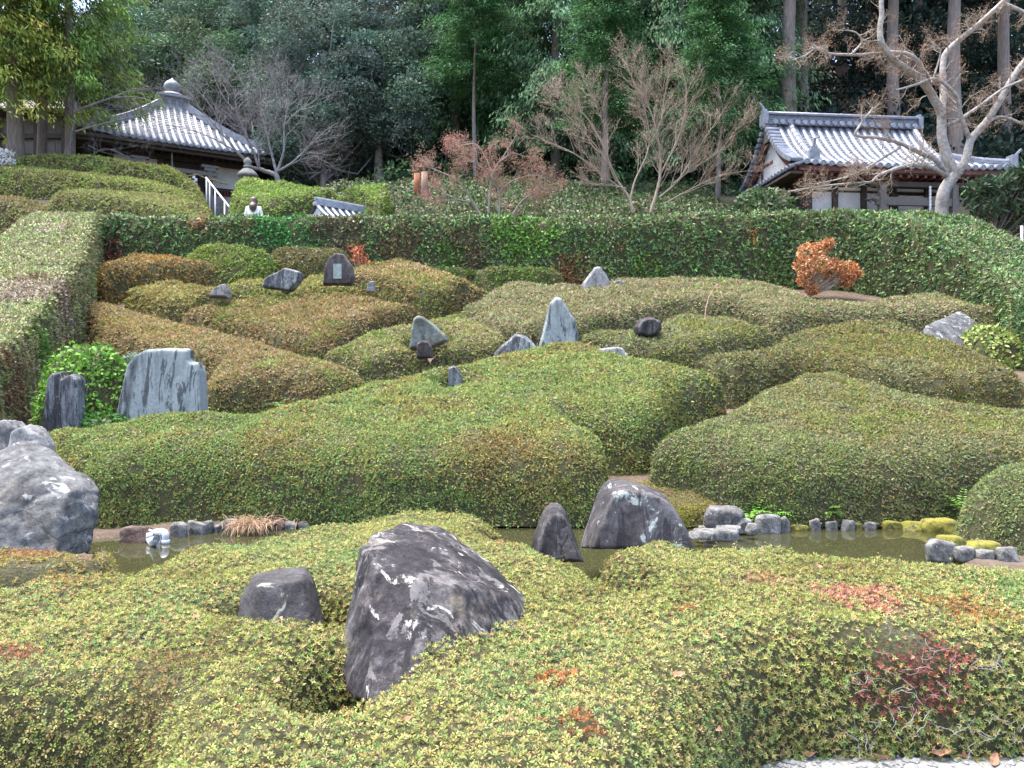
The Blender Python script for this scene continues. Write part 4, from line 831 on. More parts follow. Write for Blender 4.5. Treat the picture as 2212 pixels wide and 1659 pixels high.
# pebbles on the path edge
lines = []; V = []; F = []
for _ in range(700):
    x = R.uniform(.7, 2.6); y = R.uniform(2.9, 3.5); s = R.uniform(.006, .022); n0 = len(V)
    for d in ((1, 0, 0), (-1, 0, 0), (0, 1, 0), (0, -1, 0), (0, 0, .7), (0, 0, -.5)): V.append((x + d[0] * s * R.uniform(.7, 1.3), y + d[1] * s, .016 + d[2] * s))
    F += [(n0 + a, n0 + b, n0 + 4) for a, b in ((0, 2), (2, 1), (1, 3), (3, 0))] + [(n0 + b, n0 + a, n0 + 5) for a, b in ((0, 2), (2, 1), (1, 3), (3, 0))]
o = obj('gravel', V, F, M_GRAVEL); o['kind'] = 'stuff'

# ------------------------------------------------------------------ tiled roofs
UP = np.array([0, 0, 1.])
class Slope:
    """one roof slope: a runs along the eave, t from the eave (0) to the top (1)"""
    def __init__(s, O, d, n, Wd, run, rise, lift=0, sag=.55):
        s.O, s.d, s.n = np.array(O, float), np.array(d, float), np.array(n, float); s.W, s.run, s.rise, s.lift, s.sag = Wd, run, rise, lift, sag
    def p(s, a, t, up=0):
        h = s.rise * (s.sag * t + (1 - s.sag) * t * t); e = abs(a / s.W - .5) * 2
        return s.O + s.d * a + s.n * s.run * t + UP * (h + s.lift * e ** 4 * (1 - t) ** 2 + up)
    def pan(s, lo, hi, courses, tmax=1.0, na=14):
        mb = MB()
        for j in range(courses):
            t0, t1 = tmax * j / courses, tmax * (j + 1) / courses; A = np.linspace(0, 1, na); V = []
            for (t, u) in ((t0, .045), (t1, .012), (t0, .012)):
                l, h = lo(t), hi(t)
                for k in A: V.append(s.p(l + (h - l) * k, t, u))
            F = []
            for k in range(na - 1): F.append((k, k + 1, na + k + 1, na + k)); F.append((2 * na + k, 2 * na + k + 1, k + 1, k))
            mb.add(V, F)
        return mb
    def rib(s, a, t1, r=.075, segs=9, t0=-.01):
        mb = MB(); n = 6; th = np.linspace(0, math.pi, n)
        for j in range(segs):
            ta, tb = t0 + (t1 - t0) * j / segs, t0 + (t1 - t0) * (j + 1.12) / segs; V = []
            for t, rr in ((ta, r * 1.06), (min(tb, t1), r * .94)):
                c = s.p(a, t, .03)
                for x in th: V.append(c + s.d * rr * math.cos(x) + UP * rr * 1.25 * math.sin(x))
            F = [(k, k + 1, n + k + 1, n + k) for k in range(n - 1)] + [tuple(range(n))[::-1]]
            mb.add(V, F)
        return mb
def disc_mesh(r, th=.05):
    mb = MB(); n = 14
    prof = [(r, -th), (r, 0), (r * .78, .012), (r * .72, -.004), (r * .4, -.004), (r * .34, .01), (.001, .014)]
    V = []; F = []
    for q, y in prof:
        for k in range(n): V.append((q * math.cos(6.2832 * k / n), -y, q * math.sin(6.2832 * k / n)))
    for j in range(len(prof) - 1):
        for k in range(n): F.append((j * n + k, (j + 1) * n + k, (j + 1) * n + (k + 1) % n, j * n + (k + 1) % n))
    me = bpy.data.meshes.new('eave_disc'); me.from_pydata(V, [], F); me.materials.append(M_TILE); return me
DISC = disc_mesh(.085)
def discs(parent, slope, As, n_face, r=1.0, dz=.05, out=.03, name='eave_disc', t=0):
    ang = math.atan2(n_face[1], n_face[0]) + math.pi / 2; b = wpos(parent)
    for a in As:
        p = slope.p(a, t, dz) + n_face * out; o = bpy.data.objects.new(name, DISC); COL.objects.link(o); o.parent = parent
        o.location = [float(x) for x in p - b]; o.rotation_euler = (0, 0, ang); o.scale = (r,) * 3

# --- the pyramid-roofed hall on the left
O1 = A_(71 / S, 129 / S, 30); E1 = A_(284 / S, 159.5 / S, 34.1); E1[2] = O1[2]
d1 = (E1 - O1); W1 = float(np.linalg.norm(d1)); d1 = d1 / W1; n1 = np.array([-d1[1], d1[0], 0]); RUN = W1 / 2; RISE = 3.25; EZ = O1[2]
hall = empty('temple_hall', (O1[0] + d1[0] * W1 / 2 + n1[0] * RUN, O1[1] + d1[1] * W1 / 2 + n1[1] * RUN, 8.05), 'temple hall with a pyramid roof of grey tiles and a ball finial', 'temple')
ctr = O1 + d1 * W1 / 2 + n1 * RUN
fr = Slope(O1, d1, n1, W1, RUN, RISE, .22)
sides = [fr, Slope(O1 + d1 * W1, n1, -d1, W1, RUN, RISE, .22), Slope(O1 + d1 * W1 + n1 * W1, -d1, -n1, W1, RUN, RISE, .22), Slope(O1 + n1 * W1, -n1, d1, W1, RUN, RISE, .22)]
roof = None
for i, sl_ in enumerate(sides):
    r = sl_.pan(lambda t: t * W1 / 2, lambda t: W1 - t * W1 / 2, 26 if i == 0 else 8, .9, 18).obj('roof', M_TILE_PAN, hall)
    if i == 0: roof = r
SP = .272; nrib = int(W1 / SP); As = [(W1 - (nrib - 1) * SP) / 2 + k * SP for k in range(nrib)]
for a in As:
    t1 = min(min(a, W1 - a) / (W1 / 2), .88) - .015
    if t1 > .03: fr.rib(a, t1, .078, max(2, int(14 * t1))).obj('tile_row', M_TILE, roof, smooth=False)
for sl_ in (sides[1], sides[3]):
    mb = MB()
    for a in As:
        t1 = min(min(a, W1 - a) / (W1 / 2), .88) - .015
        if t1 > .03: q = sl_.rib(a, t1, .078, 3); mb.add(q.V, q.F)
    mb.obj('side_tile_rows', M_TILE, hall)['kind'] = 'stuff'
discs(roof, fr, As, -n1, .98)
for c in range(4):          # hip ridges
    sl_ = sides[c]; L = [sl_.p(0 + t * W1 / 2, t, .0) for t in np.linspace(0, .88, 14)]; mb = MB()
    for w, h0, h1 in ((.3, 0, .16), (.24, .16, .26), (.16, .26, .36)):
        V = []; F = []
        sd_ = nrm(np.cross(L[-1] - L[0], UP))
        for q in L: V += [q - sd_ * w / 2 + UP * h0, q + sd_ * w / 2 + UP * h0, q + sd_ * w / 2 + UP * h1, q - sd_ * w / 2 + UP * h1]
        for j in range(len(L) - 1):
            for k in range(4): F.append((j * 4 + k, j * 4 + (k + 1) % 4, j * 4 + 4 + (k + 1) % 4, j * 4 + 4 + k))
        F += [(3, 2, 1, 0), tuple((len(L) - 1) * 4 + k for k in range(4))]
        mb.add(V, F)
    e = L[0]; outv = nrm((L[0] - L[-1]) * np.array([1, 1, 0])); mb.box(e + UP * .2 + outv * .05, .14, .34, .42, outv, np.cross(UP, outv)); mb.bar(e + UP * .35, e + UP * .62 + outv * .28, .1, .09)
    mb.obj('hip_ridge', M_TILE, hall)
az = fr.p(W1 / 2, .86)[2]; fin = MB()
for s_, z0, z1 in ((1.28, -.18, .08), (1.05, .08, .5), (1.42, .5, .58), (1.2, .58, .64)): fin.box(ctr * np.array([1, 1, 0]) + UP * (az + (z0 + z1) / 2), s_, s_, z1 - z0, d1, n1)
fo = fin.obj('finial_base', M_TILE, hall)
for k in (-.3, 0, .3):
    q = ctr * np.array([1, 1, 0]) + UP * (az + .29) - n1 * .53 + d1 * k; MB().box(q, .2, .03, .24, d1, n1).obj('panel', M_TILE_PAN, fo)
MB().lathe((ctr[0], ctr[1], az + .64), [(.62, 0), (.5, .12), (.32, .22), (.2, .26), (.2, .32), (.3, .34), (.36, .42), (.37, .52), (.33, .64), (.22, .75), (.08, .83), (.02, .92)], 20).obj('finial', M_TILE, hall, smooth=True)
zb = 8.05
def hp(a, b, z): return O1 * np.array([1, 1, 0]) + d1 * a + n1 * b + UP * z
ev = MB()
ev.box(hp(W1 / 2, .1, EZ - .07), W1 - .1, .12, .14, d1, n1); ev.box(hp(W1 / 2, .28, EZ - .2), W1 - .4, .14, .12, d1, n1)
ev.box(hp(W1 - .12, W1 / 2, EZ - .1), .12, W1 - .3, .16, d1, n1); ev.box(hp(.12, W1 / 2, EZ - .1), .12, W1 - .3, .16, d1, n1)
ev.obj('eave_board', M_WOOD, hall)
MB().box(hp(W1 / 2, W1 / 2, EZ - .03), W1 - .4, W1 - .4, .05, d1, n1).obj('soffit', M_WOOD, hall)
for k in range(26):
    MB().box(hp(.3 + k * (W1 - .6) / 25, .75, EZ - .14), .07, 1.25, .08, d1, n1).obj('rafter', M_WOOD, hall)
IN = 1.45; wl, wr = IN, W1 - IN
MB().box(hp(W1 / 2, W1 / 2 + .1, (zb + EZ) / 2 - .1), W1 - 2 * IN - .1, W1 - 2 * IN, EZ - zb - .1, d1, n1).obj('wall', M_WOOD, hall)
def panel(a0, a1, z0, z1, mat, name='wall_panel', b=IN): return MB().box(hp((a0 + a1) / 2, b + .06, (z0 + z1) / 2), a1 - a0, .06, z1 - z0, d1, n1).obj(name, mat, hall)
wa = lambda u: (lambda r_: r_)(u)
panel(wl + .1, wl + 1.75, zb + 1.0, zb + 3.1, M_PLASTER); panel(wr - 1.6, wr - .1, zb + 2.2, zb + 3.12, M_PLASTER); panel(wl + 2.0, wl + 3.1, zb + 1.9, zb + 2.4, M_PLASTER)
for a in (wl, wl + 1.9, wr - 1.75, wr): MB().box(hp(a, IN + .02, (zb + EZ) / 2 - .1), .2, .2, EZ - zb - .15, d1, n1).obj('post', M_WOOD, hall)
MB().box(hp(W1 / 2, IN - .05, zb + 3.24), wr - wl + .5, .2, .22, d1, n1).obj('lintel_beam', M_WOOD, hall)
lat = MB().box(hp(wr - .85, IN - .04, zb + 2.1), 1.5, .06, .08, d1, n1).obj('lattice', M_WOOD, hall)
for k in range(12): MB().box(hp(wr - 1.52 + k * .122, IN - .06, zb + 1.7), .045, .05, .8, d1, n1).obj('slat', M_REDWOOD, lat)
# porch: two posts, a rail with the straw rope, the bell rope
pa0, pa1, pb = wl + 1.0, wr - 1.55, IN - .95
for a in (pa0, pa1):
    MB().box(hp(a, pb, zb + 1.3), .2, .2, 2.6, d1, n1).obj('porch_post', M_GREYWOOD, hall)
    MB().box(hp(a, pb, zb + 2.68), .46, .24, .14, d1, n1).box(hp(a, pb, zb + 2.82), .7, .18, .1, d1, n1).obj('bracket', M_GREYWOOD, hall)
MB().box(hp((pa0 + pa1) / 2, pb, zb + 2.5), pa1 - pa0 + .6, .14, .17, d1, n1).obj('porch_beam', M_GREYWOOD, hall)
t = np.linspace(0, 1, 40); rp = np.array([hp(pa0 - .3 + (pa1 + 1.0 - pa0) * x, pb - .16, zb + 2.4 - .16 * abs(math.sin(x * math.pi * 3)) - (.25 * max(0, x - .85) / .15)) for x in t])
ro = MB().tube(rp, .035 + .012 * np.sin(t * 90), 7).obj('straw_rope', M_STRAW, None, loc=rp[20], smooth=True); tag(ro, 'twisted straw rope hung in swags across the hall porch', 'rope')
for k, x in enumerate((.42, .66, .18)):
    b = rp[int(x * 39)]; mb = MB()
    for j in range(4): mb.box(b - UP * (.1 + j * .1) + d1 * (.05 if j % 2 else -.03), .11, .008, .13, d1, n1)
    mb.obj('paper_streamer', M_WHITE, ro)
for x in (.54, .3):
    b = rp[int(x * 39)]; MB().tube([b, b - UP * .5], [.03, .012], 6).obj('straw_tassel', M_STRAW, ro)
b = hp((pa0 + pa1) / 2 - .15, pb - .1, zb + 3.3)
br = MB().tube([b, b - UP * .5, b - UP * .9, b - UP * 1.25], [.025, .035, .075, .05], 8).obj('bell_rope', M_GREYWOOD, None, loc=b, smooth=True); tag(br, 'grey bell rope with a thick tassel hanging at the hall porch', 'rope')

# --- stairs, handrail
st = empty('stone_stairs', (-9.6, 25.5, 5.7), 'dark stone stairs climbing to the temple hall', 'stairs')
for k in range(13):
    f = k / 12; c = np.array([-9.3 - 2.0 * f, 25.2 + 4.6 * f, 5.8 + 2.95 * f]); a_s = nrm(np.array([.9, .42, 0])); MB().box(c - UP * .12, 2.6, .5, .3, a_s, np.cross(UP, a_s)).obj('step', M_STEP, st)
top = np.array([-11.45, 30.1, 8.78]); MB().box(top - UP * .3, 3.6, .5, .7, a_s, np.cross(UP, a_s)).obj('landing', M_STEP, st)
hr = empty('handrail', A_(508, 462, 25), 'white metal handrail beside the stone stairs', 'handrail')
h0, h1 = A_(445, 384, 28.6), A_(509, 464, 25.0); MB().tube([h0, h1], .03, 8).obj('rail', M_WHITE, hr, smooth=True)
for u, v, f in [(446, 386, .02), (455, 396, .14), (467, 411, .34), (486, 436, .66)]:
    p = h0 * (1 - f) + h1 * f; MB().tube([p, p - UP * 1.35], .025, 8).obj('post', M_WHITE, hr, smooth=True)

# --- stone lantern
lb = A_(535, 400, 27.6); lz = zat(390, 27.6); sl = empty('stone_lantern', (lb[0], lb[1], lz - 1.1), 'old stone lantern with a domed cap and onion finial above the bank hedge', 'lantern')
q = (lb[0], lb[1], lz); MB().lathe((lb[0], lb[1], lz - 1.1), [(.36, 0), (.34, .15), (.16, .2), (.14, .8), (.26, .9), (.26, 1.0)], 12).obj('pedestal', M_LANT, sl)
MB().lathe((lb[0], lb[1], lz - .1), [(.2, 0), (.2, .26), (.16, .3)], 6).obj('fire_box', M_LANT, sl)
MB().lathe((lb[0], lb[1], lz + .14), [(.36, 0), (.37, .05), (.3, .14), (.2, .24), (.12, .28)], 14).obj('cap', M_LANT, sl, smooth=True)
MB().lathe((lb[0], lb[1], lz + .42), [(.08, 0), (.15, .05), (.15, .1), (.08, .14), (.13, .18), (.15, .26), (.1, .34), (.02, .41)], 14).obj('finial', M_LANT, sl, smooth=True)

# --- the hip-and-gable temple on the right
F2_ = np.array([8.93, 24.5, 8.55]); E2_ = np.array([16.4, 25.25, 8.55]); d2 = E2_ - F2_; W2 = float(np.linalg.norm(d2)); d2 = d2 / W2; n2 = np.array([-d2[1], d2[0], 0]); RN = 2.05; RS = 1.95
tm = empty('small_temple', (*(F2_ + d2 * 3 + n2 * 2)[:2], 6.2), 'small temple with a grey tiled gable roof and white plaster gable, right behind the hedge', 'temple')
WG = 5.35
f2 = Slope(F2_, d2, n2, W2, RN, RS, .1, .5); bk2 = Slope(F2_ + n2 * 2 * RN + d2 * W2, -d2, -n2, W2, RN, RS, .1, .5)
hi_ = lambda t: W2 if t < .01 else max(WG, W2 - t / .45 * (W2 - WG))
r2 = f2.pan(lambda t: 0, hi_, 20, 1, 20).obj('roof', M_TILE_PAN, tm); bk2.pan(lambda t: W2 - hi_(t), lambda t: W2, 8, 1, 8).obj('roof', M_TILE_PAN, tm)
As2 = [.42 + k * .272 for k in range(26) if .42 + k * .272 < W2 - .12]
for a in As2:
    t1 = .98 if a < WG - .05 else .45 * (W2 - a) / (W2 - WG)
    if t1 > .05: f2.rib(a, t1, .085, max(2, int(13 * t1))).obj('tile_row', M_TILE, r2)
discs(r2, f2, As2, -n2, 1.15, .06)
# descending ridges with ogre tiles, verge tubes
def ridge_run(sl_, a0, a1, t0, t1, wd, hts, parent, name, mat=M_TILE, cap=.085):
    L = [sl_.p(a0 + (a1 - a0) * x, t0 + (t1 - t0) * x) for x in np.linspace(0, 1, 12)]; s_ = nrm(np.cross(L[-1] - L[0], UP)); mb = MB(); z = 0
    for i, h in enumerate(hts):
        w = wd * (1 - .08 * (i % 2)) ; V = []; F = []
        for q in L: V += [q - s_ * w / 2 + UP * z, q + s_ * w / 2 + UP * z, q + s_ * w / 2 + UP * (z + h), q - s_ * w / 2 + UP * (z + h)]
        for j in range(len(L) - 1):
            for k in range(4): F.append((j * 4 + k, j * 4 + (k + 1) % 4, j * 4 + 4 + (k + 1) % 4, j * 4 + 4 + k))
        F += [(3, 2, 1, 0), tuple((len(L) - 1) * 4 + k for k in range(4))]; mb.add(V, F); z += h
    o = mb.obj(name, mat, parent)
    for j in range(len(L) - 1): MB().tube([L[j] + UP * (z + .02), L[j] * .0 + L[j + 1] * 1.0 + UP * (z + .02)], [cap * 1.08, cap * .95], 9).obj('cap_tile', M_TILE, o)
    return o, L
for a in (.78, WG - .1):
    o, L = ridge_run(f2, a, a, .14, .99, .2, (.07, .05, .07), tm, 'descending_ridge')
    e = L[0]; g = MB().box(e + UP * .18 - n2 * .05, .36, .12, .34, d2, n2).box(e + UP * .4 - n2 * .05, .22, .1, .16, d2, n2); g.bar(e + UP * .45, e + UP * .75 - n2 * .12, .08, .08); g.obj('ridge_end_tile', M_TILE, tm)
o, L = ridge_run(f2, WG + .1, W2 - .05, .4, .02, .2, (.07, .05, .07), tm, 'hip_ridge')
MB().box(L[-1] + UP * .2, .2, .3, .4, d2, n2).bar(L[-1] + UP * .3, L[-1] + UP * .62 + d2 * .32, .06, .06).obj('ridge_end_tile', M_TILE, tm)
for k in range(15):
    t_ = .02 + k * .066; p = f2.p(0, t_, .09); MB().tube([p - d2 * .14, p + d2 * .3], [.085, .08], 9).obj('verge_tile', M_TILE, tm, smooth=False)
    p = bk2.p(W2, t_, .09); MB().tube([p - d2 * .12, p + d2 * .25], [.08, .075], 8).obj('verge_tile', M_TILE, tm, smooth=False)
# main ridge with wave panel and disc row
rz = F2_[2] + RS; rd = MB(); R0 = F2_ + n2 * RN; rl, rr_ = -.05, WG + .12
def rp2(a, z, b=0): return np.array([R0[0], R0[1], 0]) + d2 * a + n2 * b + UP * z
for w, z0, z1 in ((.5, -.06, .06), (.34, .06, .11), (.4, .11, .15), (.26, .15, .3), (.38, .3, .34), (.3, .34, .37)): rd.box(rp2((rl + rr_) / 2, rz + (z0 + z1) / 2), rr_ - rl, w, z1 - z0, d2, n2)
rdo = rd.obj('main_ridge', M_TILE_PAN, tm)
MB().tube([rp2(rl, rz + .385), rp2(rr_, rz + .385)], .075, 10).obj('ridge_cap', M_TILE, rdo, smooth=True)
for k in range(20): p = rp2(.2 + k * .265, rz + .03, -.26); MB().tube([p + n2 * .02, p - n2 * .04], [.085, .085], 12).obj('ridge_disc', M_TILE, rdo)
for k in range(40):
    a = .12 + k * .132; th = np.linspace(0, math.pi, 7); MB().tube(np.array([rp2(a + .066 * math.cos(x), rz + .17 + .1 * math.sin(x), -.135) for x in th]), .012, 4).obj('wave_tile', M_TILE, rdo)
for a, sg in ((rl, -1), (rr_, 1)):
    g = MB().box(rp2(a + sg * .03, rz + .17), .12, .5, .42, d2, n2).box(rp2(a + sg * .03, rz + .42), .1, .3, .14, d2, n2)
    if sg < 0: g.tube([rp2(a - .02, rz + .42), rp2(a - .08, rz + .6), rp2(a - .2, rz + .74)], [.07, .05, .025], 7)
    g.obj('ogre_tile', M_TILE, tm)
# gable side
def gp(b, z, a=0): return np.array([F2_[0], F2_[1], 0]) + d2 * a + n2 * b + UP * z
ez = F2_[2]; gw = MB(); V = [gp(.12, ez - .1, .26), gp(2 * RN - .12, ez - .1, .26), gp(RN, ez + RS - .2, .26)]; V += [v + d2 * .1 for v in V]
gw.add(V, [(0, 1, 2), (5, 4, 3), (0, 3, 4, 1), (1, 4, 5, 2), (2, 5, 3, 0)]); gw.obj('gable_wall', M_PLASTER, tm)
for sl_, a in ((f2, .06), (bk2, W2 - .06)):
    L = [sl_.p(a, t_, -.16) for t_ in np.linspace(.0, 1, 10)]; mb = MB()
    for i in range(9): mb.bar(L[i], L[i + 1], .07, .17)
    mb.obj('barge_board', M_REDWOOD, tm)
    L = [sl_.p(a + (.2 if sl_ is f2 else -.2), t_, -.1) for t_ in np.linspace(.0, 1, 10)]; mb = MB()
    for i in range(9): mb.bar(L[i], L[i + 1], .36, .05)
    mb.obj('verge_soffit', M_WOOD, tm)
MB().box(gp(RN + .5, ez + .7, .3), .1, .9, .12, d2, n2).box(gp(RN + .9, ez + .55, .3), .12, .16, .8, d2, n2).obj('gable_beam', M_REDWOOD, tm)
MB().box(gp(RN, ez + RS - .4, .02), .05, .34, .42, d2, n2).obj('gable_pendant', M_GREYWOOD, tm)
sk = MB()
for j in range(2): sk.add([gp(-.02, ez - .12 + .1 * j, -.12 + .26 * j), gp(2 * RN, ez - .12 + .1 * j, -.12 + .26 * j), gp(2 * RN, ez - .02 + .1 * j, .16 + .26 * j), gp(-.02, ez - .02 + .1 * j, .16 + .26 * j)], [(0, 1, 2, 3)])
sko = sk.obj('skirt_roof', M_TILE_PAN, tm)
for k in range(17): p = gp(.05 + k * .25, ez - .06, -.14); MB().tube([p, p + d2 * .5 + UP * .2], [.075, .07], 8).obj('tile_row', M_TILE, sko)
MB().box(gp(RN, ez - .22, .1), .4, 2 * RN - .1, .08, d2, n2).obj('skirt_soffit', M_WOOD, tm)
# eaves and body
MB().box(gp(.12, ez - .08, W2 / 2), .1, .1, .1, d2, n2).box(gp(.1, ez - .07, W2 / 2 + .1), W2 - .2, .1, .15, d2, n2).obj('eave_board', M_REDWOOD, tm)
MB().box(gp(RN, ez - .16, W2 / 2 + .15), W2 - .4, 2 * RN - .2, .05, d2, n2).obj('soffit', M_WOOD, tm)
for k in range(24): MB().box(gp(.5, ez - .24, .45 + k * .29), .08, .8, .09, d2, n2).obj('rafter', M_REDWOOD, tm)
zf = 6.2; by = .95
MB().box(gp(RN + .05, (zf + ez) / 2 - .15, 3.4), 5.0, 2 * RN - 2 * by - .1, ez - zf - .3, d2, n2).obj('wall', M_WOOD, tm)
for a0, a1, z0, z1 in ((1.0, 1.75, 6.5, 7.95), (1.95, 2.75, 6.5, 7.95), (2.95, 3.75, 6.5, 7.95), (4.1, 5.0, 7.3, 7.9), (5.15, 5.8, 7.3, 7.9), (1.0, 5.8, 8.03, 8.12)):
    MB().box(gp(by + .02, (z0 + z1) / 2, (a0 + a1) / 2), a1 - a0, .06, z1 - z0, d2, n2).obj('wall_panel', M_PLASTER, tm)
for a in (.95, 1.85, 2.85, 3.9, 5.08, 5.88): MB().box(gp(by - .02, (zf + ez) / 2 - .1, a), .17, .17, ez - zf - .25, d2, n2).obj('post', M_WOOD, tm)
MB().box(gp(.35, 7.15, 3.15), .2, .2, 1.95, d2, n2).obj('porch_post', M_GREYWOOD, tm); MB().box(gp(.35, 7.15, 5.65), .2, .2, 1.95, d2, n2).obj('porch_post', M_GREYWOOD, tm)
cb = MB().box(gp(.35, 7.55, 4.4), 2.9, .14, .26, d2, n2)
for s_ in (-1, 1): cb.tube([gp(.35, 7.6, 4.4 + s_ * 1.4), gp(.35, 7.68, 4.4 + s_ * 1.6), gp(.35, 7.58, 4.4 + s_ * 1.75), gp(.35, 7.5, 4.4 + s_ * 1.62)], [.12, .1, .08, .05], 7)
cb.obj('carved_beam', M_GREYWOOD, tm)
MB().box(gp(.35, 8.1, 4.4), 3.4, .16, .16, d2, n2).obj('porch_beam', M_WOOD, tm)
b = gp(.25, 8.05, 4.75); tt = np.linspace(0, 1, 30); br = MB().tube(np.array([b - UP * x * 1.3 for x in tt]), .035 + .01 * np.sin(tt * 70), 8).obj('bell_rope', M_WHITE, None, loc=b, smooth=True); tag(br, 'white twisted bell rope hanging at the small temple porch', 'rope')

# --- little gate roof behind the hedge
g0, g1 = A_(318 / S, 203 / S, 23.3), A_(364 / S, 211 / S, 24.4); g1[2] = g0[2]; dg_ = g1 - g0; Wg = float(np.linalg.norm(dg_)); dg_ = dg_ / Wg; ng = np.array([-dg_[1], dg_[0], 0]); gt = empty('roofed_shrine', (*(g0 + dg_ * Wg / 2)[:2], 5.6), 'little grey tiled roof of a wayside shrine poking above the back hedge', 'shrine')
fg = Slope(g0 - ng * .75 - UP * .62 - dg_ * .12, dg_, ng, Wg + .3, .75, .55, .03, .7); bg = Slope(g0 + ng * .75 - UP * .62 + dg_ * (Wg + .18), -dg_, -ng, Wg + .3, .75, .55, .03, .7)
gr_ = fg.pan(lambda t: 0, lambda t: Wg + .3, 12).obj('roof', M_TILE_PAN, gt); bg.pan(lambda t: 0, lambda t: Wg + .3, 5).obj('roof', M_TILE_PAN, gt)
for k in range(9): fg.rib(.08 + k * .235, .97, .06, 6).obj('tile_row', M_TILE, gr_)
q = MB(); q.box(g0 + dg_ * Wg / 2 - UP * .02, Wg + .2, .24, .12, dg_, ng).box(g0 + dg_ * Wg / 2 + UP * .07, Wg + .1, .16, .07, dg_, ng).tube([g0 - dg_ * .1 + UP * .12, g1 + dg_ * .1 + UP * .12], .06, 8); q.obj('ridge', M_TILE, gt)
V = [fg.p(.1, 0, -.05), bg.p(Wg + .2, 0, -.05), fg.p(.1, 1, -.05)]; V += [v + dg_ * .05 for v in V]; MB().add(V, [(0, 1, 2), (5, 4, 3), (0, 3, 4, 1), (1, 4, 5, 2), (2, 5, 3, 0)]).obj('gable_wall', M_PLASTER, gt)
MB().box(g0 + dg_ * Wg / 2 + UP * -1.15, Wg - .2, 1.0, 1.05, dg_, ng).obj('wall', M_WOOD, gt)

# --- storehouse behind the left cedars
M_SHADEWALL = plain('shade_toned_plaster', (.1, .09, .085), (.16, .15, .14), 3, .9)  # white plaster with the shade of the trees and eaves put into its colour
sh = empty('storehouse', (-22, 34, 9.2), 'storehouse with shade painted into its pale upper wall behind the left cedars', 'building')
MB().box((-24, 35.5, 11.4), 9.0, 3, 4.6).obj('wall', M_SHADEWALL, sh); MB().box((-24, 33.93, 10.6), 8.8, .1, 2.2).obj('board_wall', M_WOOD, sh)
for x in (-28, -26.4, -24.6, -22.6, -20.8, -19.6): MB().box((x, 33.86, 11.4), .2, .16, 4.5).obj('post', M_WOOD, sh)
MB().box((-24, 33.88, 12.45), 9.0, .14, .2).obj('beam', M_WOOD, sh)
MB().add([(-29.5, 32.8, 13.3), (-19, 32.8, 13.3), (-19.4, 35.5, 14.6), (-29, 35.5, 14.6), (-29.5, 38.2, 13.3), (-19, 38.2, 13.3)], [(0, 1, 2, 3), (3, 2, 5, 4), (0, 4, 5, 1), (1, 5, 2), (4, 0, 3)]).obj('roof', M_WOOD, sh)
ch = MB().tube([A_(118, 306, 29.5), A_(118, 345, 29.5)], .03, 6).obj('rain_chain', M_GREYWOOD, None, loc=A_(118, 345, 29.5)); tag(ch, 'grey rain chain hanging in the dark gap beside the left cedars', 'chain')

